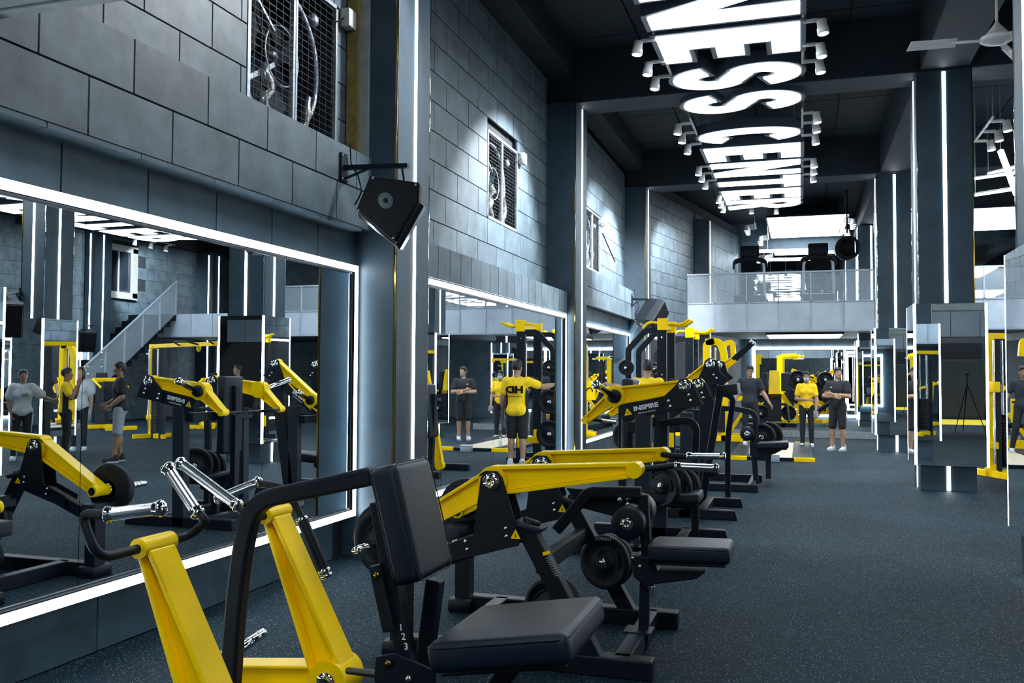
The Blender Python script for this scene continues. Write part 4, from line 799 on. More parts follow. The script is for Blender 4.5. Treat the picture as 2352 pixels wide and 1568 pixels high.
# ---- machines C and D: elbow levers over lettered beams
def elbow_press(name, label, Y0, Y1, pv, bend, tip, bl, br, post_x, nm, tube, padz, seatz, plates, letters=True):
    ym = (Y0+Y1)/2; t = thing(name, label, 'exercise machine', (bend[0], ym, 0))
    for y, s in ((Y0, -1), (Y1, 1)):
        p, b, q = V3((pv[0], y, pv[1])), V3((bend[0], y, bend[1])), V3((tip[0], y, tip[1]))
        a = G().beam(p, b, YV, .10, .10, .155, .4, .02).build('lever_arm', YEL, t, .005); G().beam(b, q, YV, .10, .13, .06, .4, .018).build('lever_elbow', YEL, t, .005)
        G().cyl(b-YV*.055, b+YV*.055, .088, 28).build('elbow_boss', YEL, a, .005); G().cyl(q-YV*.05, q+YV*.05, .034, 18).build('arm_head', YEL, a); G().cyl(p-YV*.04, p+YV*.04, .06, 20).build('pivot_boss', YEL, a)
        G().lathe(b+YV*s*.055, YV*s, [(0, .058), (.03, .056), (.04, .034)]).build('rubber_collar', RUB, a); G().lathe(b+YV*s*.07, (-.2, s, .27), [(0, .031), (.36, .031), (.375, .036), (.40, .036), (.41, .02)], 18).build('weight_horn', CHR, t)
        L, R = V3((bl[0], y, bl[1])), V3((br[0], y, br[1])); d = (R-L).normalized(); up = YV.cross(d); up = up if up.z > 0 else -up
        G().bar([L, R], YV, .09, .13).build('lettered_beam', BLACK, t, .005)
        for q_ in (-1, 1):
            yy = y+q_*.05; pl = [R+up*.06-d*.23, p-d*.07+up*.02, p+up*.06-d*.03, p+up*.06+d*.03, p+d*.07, R+d*.05+up*.02, R+d*.07-up*.065, R-d*.23-up*.06]
            G().prism([V3((v.x, yy, v.z)) for v in pl], YV*.012*q_).build('pivot_plate', BLACK, t, .003)
            if q_ == -1:
                cap(t, (p.x, yy-.012, p.z), -YV, .05)
                for v in (R-d*.19+up*.02, R-d*.185-up*.025, R-d*.02+up*.035, R-d*.015-up*.01): bolt(t, (v.x, yy-.012, v.z), -YV, .014)
        if letters:
            c = L+(R-L)*.36; k = V3((0, -.0475, 0)); 
            if s < 0:
                text('INSPIRE', .052, c+k+up*.010, d, up, WHT, t, sx=1.2, bold=.0020); text('PREMIUM BRAND', .016, c+k-up*.032, d, up, WHT, t, sx=1.2); warn(t, L+(R-L)*.10+k+up*.0, -YV, up, .055)
        G().bar([(post_x, y, bl[1]+(br[1]-bl[1])*.2-.04), (post_x-.02, y, 0)], YV, .10, .13).build('post', DGREY, t, .006)
        G().bar([(bl[0]-.45, y, .05), (-.66, y, .05)], YV, .1, .1).build('base_beam', BLACK, t, .01); G().prism([(-.66, y-.05, .1), (-.66, y-.05, 0), (-.63, y-.05, 0)], YV*.1).build('beam_end', BLACK, t)
        G().ring(fillet([q, q+V3((-.03, -s*.1, -.01)), q+V3((-.05, -s*.24, -.0)), q+V3((.1, -s*.27, -.02))], .06), .016, 10).build('handle_tube', RUB, t); G().cyl(q+V3((.06, -s*.268, -.015)), q+V3((.2, -s*.28, -.03)), .019, 12).build('chrome_grip', STEEL, t)
    for x in (bl[0]-.1, -1.0): G().bar([(x, Y0, .05), (x, Y1, .05)], ZV, .1, .09).build('cross_beam', BLACK, t, .006)
    G().bar([(post_x-.1, Y0, bl[1]-.12), (post_x-.1, Y1, bl[1]-.12)], ZV, .09, .09).build('cross_beam', BLACK, t, .005)
    bx = bl[0]-.02; G().rbox((bx, ym, (padz[0]+padz[1])/2), (.055, 0, 0), (0, .16, 0), (0, 0, (padz[1]-padz[0])/2), .03, 3).build('backrest_pad', LEATH, t); G().bar([(bx-.07, ym, padz[1]-.1), (bx-.07, ym, .05)], YV, .08, .06).build('backrest_post', BLACK, t, .005)
    pad(t, (bx+.62, ym, seatz+.03), (bx+.1, ym, seatz), .19, .09, .025); G().prism([(bx-.02, ym-.06, seatz), (bx+.3, ym-.06, seatz-.09), (bx+.3, ym-.06, seatz-.16), (bx+.05, ym-.06, seatz-.25)], YV*.12).build('seat_bracket', BLACK, t, .005); G().bar([(bx+.15, ym, seatz-.12), (bx+.15, ym, .05)], YV, .07, .07).build('seat_post', BLACK, t, .005)
    G().bar(tube, YV, .055, .065, .22, 10).build('front_bent_tube', BLACK, t, .008)
    for j, c in enumerate(plates): weight_plate(c, (-.5, -1, 0), .185, .05, 'black plate low on the %s machine, %s of its stack' % (nm, ('first', 'second', 'third')[j]))
    if plates: horn(t, V3(plates[0])+V3((.12, .2, 0)), (-.5, -1, 0), .3)
    return t
Yc, Yd = 7.95, 10.2
tb = P(1597, 1243, Z=0); tC = [tb, V3((tb.x, tb.y, P(1597, 1040, Y=tb.y).z)), P(1602, 962, Y=tb.y), P(1515, 972, Y=tb.y)]
mc = elbow_press('elbow_press_machine', 'third machine, lettered INSPIRE in white on its black beam, yellow elbow levers', 7.45, 8.45, (-.896, 1.415), (-1.475, 1.325), (-1.725, 1.12), (P(1428, 948, Y=7.45).x, P(1428, 948, Y=7.45).z), (P(1592, 915, Y=7.45).x, P(1592, 915, Y=7.45).z), P(1479, 960, Y=7.45).x, 'third', tC, (.68, 1.47), .47,
    [P(1520, 1115, Y=7.8), P(1548, 1118, Y=8.02), P(1568, 1120, Y=8.2)])
tb = P(1672, 1155, Z=0); tD = [tb, V3((tb.x, tb.y, P(1683, 1000, Y=tb.y).z)), P(1686, 908, Y=tb.y), P(1640, 902, Y=tb.y)]
md = elbow_press('elbow_press_machine', 'fourth machine, its yellow levers rising steeply to black pivot heads', 9.68, 10.65, (-.90, 1.62), (-1.40, 1.18), (-1.62, .97), (-1.46, 1.06), (-.83, 1.49), -1.15, 'fourth', tD, (.75, 1.35), .48, [])
for dx in (0, .0): pass
G().bar([(-.90, 9.68, 1.42), (-1.12, 9.68, .05)], YV, .1, .14).build('post', BLACK, md, .006); G().bar([(-.90, 10.65, 1.42), (-1.12, 10.65, .05)], YV, .1, .14).build('post', BLACK, md, .006)
G().rbox((-.78, 10.1, 1.34), (.14, 0, .02), (0, .26, 0), (-.005, 0, .06), .01, 2).build('head_box', DGREY, md)
# ---- machine E: low leg bench with rollers
YE = 12.6; me_ = thing('leg_bench_machine', 'fifth machine: low black bench with two small rollers at the aisle, yellow pad posts behind', 'exercise machine', (-.8, YE, 0))
for y in (12.05, 13.25): G().bar([(-1.7, y, .05), (-.53, y, .05)], YV, .1, .1).build('base_beam', BLACK, me_, .01)
G().bar([(-.62, 12.05, .05), (-.62, 13.25, .05)], ZV, .1, .09).build('cross_beam', DGREY, me_, .005)
G().bar([P(1640, 938, Y=YE), P(1690, 938, Y=YE), P(1736, 948, Y=YE), P(1734, 985, Y=YE)], YV, .06, .07, .2, 8).build('bent_tube', BLACK, me_, .008)
G().bar([P(1733, 975, Y=YE), P(1731, 1030, Y=YE), V3((P(1737, 1100, Y=YE).x, YE, .05))], YV, .06, .07).build('seat_post', BLACK, me_, .005)
for i, (a, b) in enumerate(((1716, 996), (1724, 988))):
    c = P(a, b, Y=YE-.1+.18*i); ro = G().lathe(c, YV, [(0, .02), (0, .085), (.01, .095), (.13, .095), (.14, .085), (.14, .02)], 28).build('thigh_roller', LEATH, me_); cap(ro, c, -YV, .04)
s0, s1 = P(1740, 1020, Y=YE), P(1811, 1018, Y=YE); pad(me_, s1+V3((0, 0, .03)), s0+V3((0, 0, .03)), .16, .09, .025)
G().prism([P(1722, 1015, Y=YE-.05), P(1742, 1020, Y=YE-.05), P(1745, 1032, Y=YE-.05), P(1795, 1034, Y=YE-.05), P(1780, 1042, Y=YE-.05), P(1740, 1055, Y=YE-.05), P(1722, 1045, Y=YE-.05)], YV*.1).build('seat_bracket', BLACK, me_, .005)
for j, (a, b, dy) in enumerate(((1752, 1004, .45), (1768, 1000, .62))): weight_plate(P(a, b, Y=YE+dy), (-.4, -1, 0), .19, .05, 'black plate behind the low bench, %s' % ('left one' if j == 0 else 'right one'))
horn(me_, P(1768, 1000, Y=YE+.7), (-.4, -1, 0), .32); G().bar([P(1765, 1010, Y=YE+.75), V3((P(1765, 1010, Y=YE+.75).x, YE+.65, .05))], YV, .07, .07).build('rear_post', BLACK, me_)
for s in (-1, 1):
    a = V3((-1.35, YE+s*.3, .1)); b = V3((-1.1, YE+s*.3, 1.55)); G().beam(a, b, YV, .09, .12, .1, .4).build('lever_arm', YEL, me_, .004)
    c = V3((-.62, YE+s*.3, 1.95)); G().beam(b, V3((-.86, YE+s*.3, 1.72)), YV, .08, .09, .06, .4).build('lever_elbow', YEL, me_, .004); G().cyl(V3((-.86, YE+s*.3, 1.72)), c, .024, 10).build('rubber_handle', RUB, me_); G().ball(c, .03, 10).build('handle_end', CHR, me_)
    G().cyl(a-YV*.05, a+YV*.05, .07, 18).build('pivot_boss', YEL, me_)
G().rbox((-1.3, YE, .95), (.06, 0, -.0), (0, .17, 0), (.03, 0, .4), .03, 3).build('backrest_pad', LEATH, me_); G().bar([(-1.37, YE, 1.2), (-1.32, YE, .05)], YV, .09, .07).build('backrest_post', BLACK, me_)
# ================================================================== racks, towers, far machines
def rack(y0, y1, xf, xr, zt, label, pl, nm):
    t = thing('power_rack', label, 'power rack', ((xf+xr)/2, (y0+y1)/2, 0), 'black power racks with yellow pull-up tops')
    for y in (y0, y1):
        g = G().bar([(xf, y, 0), (xf, y, zt-.14)], YV, .11, .15); u = g.build('upright', BLACK, t, .006)
        for k in range(16): G().box((xf-.012, y-.0565, .3+k*.12), (xf+.012, y-.055, .325+k*.12)).build('hole', CHR if k % 5 == 0 else BLK, u) if y == y0 else None
        G().box((xf-.07, y-.062, zt-.15), (xf+.09, y+.062, zt+.04)).build('yellow_cap', YEL, t, .006)
        G().bar([(xf, y, zt-.16), (xr+.28, y, zt-.16), (xr, y, zt-.46), (xr, y, 0)], YV, .07, .09, .04, 3).build('rear_frame', BLACK, t, .006)
        G().bar([(xr-.1, y, .05), (.25+xf, y, .05)], YV, .1, .1).build('base_beam', BLACK, t, .008)
        G().box((xf-.06, y-.058, .27), (xf+.06, y+.058, .52)).build('yellow_bracket', YEL, t, .005)
        G().bar([(xf+.02, y, .4), (xf-.55, y, .4)], YV, .06, .10).build('safety_arm', YEL, t, .004)
        G().box((xf-.02, y-.062, 1.28), (xf+.06, y-.056, 1.45)).build('notice_plate', mat('dark label', (.03, .035, .045), .4) if 'dark label' not in bpy.data.materials else bpy.data.materials['dark label'], t)
    G().bar([(xf, y0, zt-.06), (xf, y1, zt-.06)], ZV, .10, .06).build('top_beam', YEL, t, .004)
    for y, k in ((y0+.2, 1), (y0+.45, -1), (y1-.3, 1)):
        G().ring(fillet([(xf-.02, y, zt-.03), (xf+.30, y-.03, zt-.05), (xf+.42, y-.05*k, zt+.03)], .12), .022, 10).build('pull_up_horn', YEL, t)
    G().ring(fillet([(xf-.02, y0-.0, zt-.03), (xf-.22, y0-.05, zt-.02), (xf-.30, y0-.09, zt-.12)], .08), .022, 10).build('pull_up_horn', YEL, t)
    for j, (y, z, r) in enumerate(pl):
        c = V3((xr+.0, y, z)); horn(t, c+YV*.06, -YV, .24, .024); weight_plate(c-YV*.09, -YV, r, .05, 'black plate on the %s storage peg of the %s power rack' % (('topmost', 'middle', 'lowest')[j], nm))
    return t
rack(14.6, 15.6, -2.13, -2.68, 2.38, 'black power rack with yellow pull-up horns, nearer of the two, beside the man in yellow', [(14.5, 1.62, .125), (14.5, 1.05, .2), (14.5, .52, .225)], 'nearer')
rack(17.4, 18.3, -2.02, -2.65, 2.37, 'black power rack with yellow pull-up horns, farther of the two', [(17.3, 1.62, .125), (17.3, .95, .2)], 'farther')
# yellow tower behind the racks
yt = 21.2; t = thing('lat_tower', 'tall yellow pulley tower behind the racks, round-topped twin frames', 'exercise machine', (-1.8, yt, 0))
for k, (px0, px1, pt_) in enumerate(((1623, 1664, 783),)):
    a, b, top = P(px0, 900, Y=yt), P(px1, 900, Y=yt), P(px0, pt_, Y=yt).z
    G().bar([(a.x, yt, 0), (a.x, yt, top-.05), (a.x+.2, yt, top)], YV, .14, .16, .1, 5).build('front_post', YEL, t, .006)
    G().bar([(a.x-.02, yt, top-.03), (a.x+.3, yt, top), (b.x, yt, top-.30), (b.x, yt, 0)], YV, .14, .16, .2, 6).build('rear_post', YEL, t, .006)
    G().bar([(a.x-.3, yt, .07), (b.x+.9, yt, .07)], YV, .14, .14).build('base_beam', YEL, t, .006); G().bar([(a.x, yt-.5, .07), (a.x, yt+.5, .07)], ZV, .12, .12).bar([(b.x+.8, yt-.4, .07), (b.x+.8, yt+.4, .07)], ZV, .12, .12).build('cross_foot', YEL, t, .006)
    for k in range(2): G().cyl((a.x+.2+k*.14, yt, .2), (a.x+.2+k*.14, yt, top-.15), .02, 10).build('guide_rod', CHR, t)
    for k in range(12): G().box((a.x+.13, yt-.12, .22+k*.05), (a.x+.42, yt+.12, .265+k*.05)).build('stack_plate', RUB, t)
    G().bar([(b.x, yt, .95), (b.x+.55, yt, 1.0)], YV, .1, .1).bar([(b.x+.5, yt, 1.0), (b.x+.5, yt, .1)], YV, .1, .1).build('seat_post', YEL, t, .006); pad(t, (b.x+.75, yt, .55), (b.x+.35, yt, .55), .18, .09, .03); G().bar([(a.x+.1, yt, .98), (b.x+.1, yt, .98)], YV, .1, .09).bar([(a.x+.1, yt, .45), (b.x+.1, yt, .45)], YV, .1, .09).build('cross_bar', YEL, t, .006)
    G().prism([(a.x-.3, yt-.1, .9), (a.x-.02, yt-.1, .9), (a.x-.02, yt-.1, 1.35), (a.x-.3, yt-.1, 1.35)], YV*.03).build('pulley_plate', YEL, t, .006)
    G().ring([(a.x-.16+.07*math.cos(q*.5), yt-.105, 1.12+.07*math.sin(q*.5)) for q in range(8)], .014, 6).build('pulley_slot', BLK, t)
t = thing('lat_tower', 'second yellow arch frame right of the tall yellow tower', 'exercise machine', (-1.2, 22.2, 0))
a, b = P(1662, 800, Y=22.2), P(1680, 795, Y=22.2); G().bar([(a.x, 22.2, 0), (a.x, 22.2, a.z+.1), (b.x+.02, 22.2, b.z+.12), (b.x+.05, 22.2, b.z-.25)], YV, .13, .12, .1, 4).build('arch_post', YEL, t, .006); G().bar([(a.x-.3, 22.2, .06), (a.x+1.0, 22.2, .06)], YV, .13, .12).build('base_beam', YEL, t, .006); G().bar([(a.x+.1, 22.2, .1), (a.x+.5, 22.2, .7)], YV, .08, .08).build('brace', YEL, t, .005)
# yellow-backed press, black pads, on the far platform
zf = .16; yq = 25.2
t = thing('hack_squat', 'far machine with a tall yellow panel between black pads, facing the aisle', 'exercise machine', (.1, yq, zf))
def Q(px, py, d=0): return P(px, py, Y=yq+d)
G().hexa([Q(1765, 905), Q(1793, 905), Q(1793, 905, .12), Q(1765, 905, .12), Q(1767, 851, .15), Q(1790, 851, .15), Q(1790, 851, .25), Q(1767, 851, .25)]).build('yellow_panel', YEL, t, .01)
for a, b in ((1749, 1764), (1794, 1813)): G().hexa([Q(a, 898, .1), Q(b, 898, .1), Q(b, 898, .2), Q(a, 898, .2), Q(a, 856, .2), Q(b, 856, .2), Q(b, 856, .3), Q(a, 856, .3)]).build('shoulder_pad', LEATH, t, .02)
G().hexa([Q(1763, 968, -.1), Q(1795, 968, -.1), Q(1795, 968, .2), Q(1763, 968, .2), Q(1763, 905, 0), Q(1795, 905, 0), Q(1795, 905, .2), Q(1763, 905, .2)]).build('black_column', BLACK, t, .01)
G().box((Q(1740, 950).x, yq-.5, zf), (Q(1830, 950).x, yq-.4, zf+.1)).box((Q(1756, 950).x, yq-.5, zf), (Q(1764, 950).x, yq+.4, zf+.1)).box((Q(1796, 950).x, yq-.5, zf), (Q(1804, 950).x, yq+.4, zf+.1)).build('base_frame', BLACK, t, .008)
G().box((Q(1768, 915).x, yq-.11, Q(1768, 912).z), (Q(1790, 915).x, yq-.1, Q(1768, 905).z)).build('lower_panel', GOLD, t)
G().ring(fillet([Q(1795, 928), Q(1808, 928), Q(1812, 968, -.4)], .1), .035, 8).build('side_frame', BLACK, t)
for j, (px, py, r) in enumerate(((1748, 950, .24), (1811, 948, .2), (1748, 905, .22))): weight_plate(Q(px, py, .15), (0, -1, 0), r, .07, 'black plate on the far yellow-panel machine, %s' % ('lower left', 'right', 'upper left')[j])
t = thing('incline_press', 'far tangle of yellow inclined levers behind the woman in yellow', 'exercise machine', (.6, 26, zf)); yq = 26.0
for a, b, w in (((1795, 905), (1838, 965), .12), ((1818, 850), (1880, 872), .10), ((1862, 862), (1900, 950), .16), ((1878, 890), (1915, 850), .12), ((1892, 950), (1905, 905), .10), ((1845, 915), (1822, 940), .08), ((1868, 965), (1905, 920), .10), ((1840, 880), (1866, 940), .09)):
    G().beam(Q(*a), Q(*b), YV, .12, w, w*.8, .5, .02).build('lever_arm', YEL, t, .004)
G().bar([Q(1790, 967), Q(1910, 967)], YV, .12, .10).bar([Q(1893, 967, .6), Q(1893, 967, -.5)], ZV, .1, .1).build('base_beam', YEL, t, .006)
G().hexa([Q(1808, 912, -.05), Q(1830, 930, -.05), Q(1830, 930, .3), Q(1808, 912, .3), Q(1818, 892, -.05), Q(1840, 908, -.05), Q(1840, 908, .3), Q(1818, 892, .3)]).build('backrest_pad', LEATH, t, .02)
a, b = Q(1868, 945, -.3), Q(1906, 918, -.3); pad(t, b, a, .15, .1, .04); G().cyl(Q(1812, 935), Q(1836, 934), .02, 8).build('chrome_bar', CHR, t)
for px, py, qx, qy in ((1847, 862, 1851, 845), (1856, 860, 1860, 846), (1893, 860, 1905, 846)): G().cyl(Q(px, py), Q(qx, qy), .022, 8).build('rubber_handle', RUB, t)
for j, (px, py, r) in enumerate(((1832, 872, .26), (1888, 897, .27), (1902, 905, .24), (1895, 872, .22))): weight_plate(Q(px, py, -.2), (.3, -1, 0), r, .07, 'black plate among the far yellow levers, %s' % ('left, high', 'middle', 'right, low', 'right, high')[j])
t = thing('lat_tower', 'far yellow pull-up frame before the far mirror, horns on top', 'exercise machine', (.2, 27.6, zf)); yq = 27.6
G().hexa([Q(1785, 905), Q(1797, 905), Q(1797, 905, .2), Q(1785, 905, .2), Q(1784, 822), Q(1797, 822), Q(1797, 822, .2), Q(1784, 822, .2)]).build('post', YEL, t, .01)
G().bar([Q(1784, 822, .1), Q(1800, 816, .1), Q(1830, 816, .1)], YV, .14, .1).build('top_beam', YEL, t, .006); G().box((Q(1786, 900).x, yq+.02, zf), (Q(1796, 900).x, yq+.18, Q(1786, 900).z+.1)).build('post', YEL, t); G().box((Q(1780, 900).x, yq-.5, zf), (Q(1802, 900).x, yq+.6, zf+.12)).build('base', YEL, t, .006)
for px, py in ((1822, 812), (1831, 815), (1842, 818)): G().ring(fillet([Q(px-8, 819), Q(px, 818, -.2), Q(px+5, py, -.25)], .1), .024, 8).build('pull_up_horn', YEL, t)
for px in (1808, 1818): G().box((Q(px, 870).x-.05, yq, zf), (Q(px, 870).x+.05, yq+.1, Q(px, 824).z)).build('black_post', BLACK, t, .006)
# lifting platform on the floor, chalk box, bottle
t = thing('lifting_platform', 'low lifting platform: plywood centre, black rubber sides, yellow corner irons', 'platform', (-.5, 18.6, 0))
G().box((-1.25, 16.6, 0), (.2, 16.75, .055)).box((-1.25, 16.75, 0), (-.85, 20.6, .05)).box((-.15, 16.75, 0), (.2, 20.6, .05)).build('rubber_slab', RUB, t, .004)
for k in range(2): G().box((-.846+k*.35, 16.76, 0), (-.846+k*.35+.344, 20.6, .052)).build('plywood_board', WOOD, t, .003)
for x in (-1.27, -.12): G().box((x, 16.57, 0), (x+.35, 16.63, .07)).build('corner_iron', YEL, t, .004); G().box((x, 20.57, 0), (x+.35, 20.63, .07)).build('corner_iron', YEL, t, .004)
G().box((-1.25, 16.585, 0), (.2, 16.6, .062)).build('front_rail', BLACK, t)
c = P(1776, 1056, Y=16.4); G().rbox((c.x, c.y, .07), (.11, 0, 0), (0, .08, 0), (0, 0, .07), .012, 2); b_ = thing('chalk_box', 'small pale plastic box on the floor before the lifting platform', 'box', (c.x, c.y, 0)); G().rbox((c.x, c.y, .06), (.105, 0, 0), (0, .08, 0), (0, 0, .06), .012, 2).build('tub', mat('cloudy plastic', (.3, .34, .38), .3), b_); G().rbox((c.x, c.y, .125), (.11, 0, 0), (0, .085, 0), (0, 0, .008), .004, 1).build('lid', mat('cloudy lid', (.42, .46, .5), .3), b_)
c = PM(1106, 1030, Z=0); t = thing('water_bottle', 'clear water bottle standing on the floor, seen in the second mirror', 'bottle', c); G().lathe(c, ZV, [(0, .03), (.01, .035), (.16, .035), (.2, .018), (.215, .014)]).build('bottle_body', mat('clear bottle', (.6, .64, .66), .15), t); G().lathe(V3(c)+ZV*.215, ZV, [(0, .016), (.025, .016)]).build('bottle_cap', WPL, t)
# cable crossover right of the aisle
a = V3((2.72, 15.2, 0)); b = V3((7.3, 17.4, 0)); d = (b-a).normalized(); n = V3((-d.y, d.x, 0))
t = thing('cable_crossover', 'tall yellow cable crossover, its near tower right of the mirrored column', 'exercise machine', (a+b)/2)
for c, s in ((a, 1), (b, -1)):
    G().bar([c, c+ZV*2.12], d, .10, .14).build('yellow_post', YEL, t, .006)
    for q in (.12, .5): G().box(tuple(c+d*s*q-V3((.05, .06, 0))), tuple(c+d*s*q+V3((.05, .06, 2.05)))).build('black_post', DGREY, t, .004)
    for k in range(16): G().rbox(c+d*s*.31+ZV*(.16+k*.05), d*.13, n*.07, ZV*.022, .004, 1).build('stack_plate', RUB, t)
    for q in (.22, .4): G().cyl(c+d*s*q+ZV*.1, c+d*s*q+ZV*2.05, .016, 10).build('guide_rod', CHR, t)
    G().bar([c-n*.45+ZV*.04, c+n*.45+ZV*.04], ZV, .1, .08).build('base_foot', YEL, t, .006); G().bar([c+ZV*.05-d*s*.05, c+d*s*.62+ZV*.05], ZV, .1, .1).build('base_beam', YEL, t, .006)
    G().cyl(c-d*s*.0-n*.1+ZV*.2, c-n*.1+ZV*2.05, .018, 10).build('pulley_rail', CHR, t); G().rbox(c-n*.12+ZV*1.35, d*.06, n*.05, ZV*.08, .01, 2).build('pulley_carriage', YEL, t)
    G().box(tuple(c-V3((.1, .1, -.42))), tuple(c+V3((.1, .0, .52)))).build('lower_bracket', YEL, t, .006)
    G().bar([c+ZV*1.9+d*.04, c+ZV*1.95-d*s*.35], n, .03, .03).build('chrome_arm', WPL, t)
G().bar([a+ZV*2.12-d*.15, b+ZV*2.12+d*.15], n, .09, .09).build('top_beam', YEL, t, .006)
for k in (.35, .65): c = a+(b-a)*k+ZV*2.1; G().ring(fillet([c-d*.45, c-d*.3-n*.25+ZV*.08, c+d*.3-n*.25+ZV*.08, c+d*.45], .1), .018, 8).build('pull_up_bar', BLACK, t)
for k in (.4, .6):
    c = a+(b-a)*k+ZV*2.06; G().lathe(c+n*.05, n, [(0, .10), (.02, .10)]).build('pulley_disc', YEL, t)
# machines of the right half that the mirrors show
def seated_machine(x, y, rz, label):
    t = thing('seated_machine', label, 'exercise machine', (x, y, 0), 'yellow seated machines on the right side')
    c, s = math.cos(rz), math.sin(rz); T_ = lambda p: V3((x+p[0]*c-p[1]*s, y+p[0]*s+p[1]*c, p[2])); Yr = V3((-s, c, 0))
    G().bar([T_((-.6, 0, .05)), T_((.7, 0, .05))], Yr, .1, .1).build('base_beam', YEL, t, .005); G().bar([T_((.6, -.4, .05)), T_((.6, .4, .05))], ZV, .1, .1).bar([T_((-.55, -.4, .05)), T_((-.55, .4, .05))], ZV, .1, .1).build('cross_foot', YEL, t, .005)
    G().bar([T_((.35, 0, .05)), T_((.3, 0, .45))], Yr, .09, .09).build('seat_post', YEL, t, .005); G().bar([T_((-.1, 0, .48)), T_((-.25, 0, .7)), T_((-.3, 0, 1.35))], Yr, .08, .09, .15, 5).build('back_frame', YEL, t, .005)
    G().rbox(T_((.25, 0, .52)), Yr*.2, T_((.22, 0, 0))-V3((x, y, 0)), ZV*.05, .03, 3).build('seat_pad', LEATH, t); G().rbox(T_((-.18, 0, .95)), Yr*.18, T_((.045, 0, 0))-V3((x, y, 0)), ZV*.32, .03, 3).build('backrest_pad', LEATH, t)
    G().box(tuple(T_((-.75, -.15, .05))-V3((.1, .1, 0))), tuple(T_((-.75, .15, 1.5))+V3((.1, .1, 0)))).build('stack_housing', DGREY, t, .01); G().rbox(T_((-.5, 0, 1.3)), Yr*.35, T_((.05, 0, 0))-V3((x, y, 0)), ZV*.06, .01, 2).build('arm_yoke', YEL, t)
    for q in (-1, 1): G().cyl(T_((-.45, q*.33, 1.3)), T_((.15, q*.36, 1.1)), .028, 10).build('lever_tube', YEL, t); G().cyl(T_((.15, q*.36, 1.1)), T_((.15, q*.2, 1.1)), .018, 8).build('handle', RUB, t)
seated_machine(10.4, 19.6, 3.6, 'yellow seated machine by the stairs, seen in the big mirror')
seated_machine(8.6, 21.2, 4.4, 'yellow seated machine farther left of the stairs in the mirror')
seated_machine(3.6, 20.6, 3.1, 'yellow seated machine behind the mirrored column of the aisle')
seated_machine(8.8, 11.6, 2.6, 'yellow seated machine behind the girl in the white T-shirt')
t = thing('tripod', 'black camera tripod reflected in the mirrored column', 'tripod', (4.27, -1.0, 0)); hd = V3((4.27, -1.0, 1.3))
for a in (.4, 2.5, 4.6): G().cyl(hd, hd+V3((.45*math.cos(a), .45*math.sin(a), -1.3)), .014, 8, .01).build('leg', BLK, t)
G().cyl(hd, hd+ZV*.25, .015, 8).build('centre_column', BLK, t); G().rbox(hd+ZV*.27, (.05, 0, 0), (0, .03, 0), (0, 0, .02), .006, 2).build('head', BLK, t)
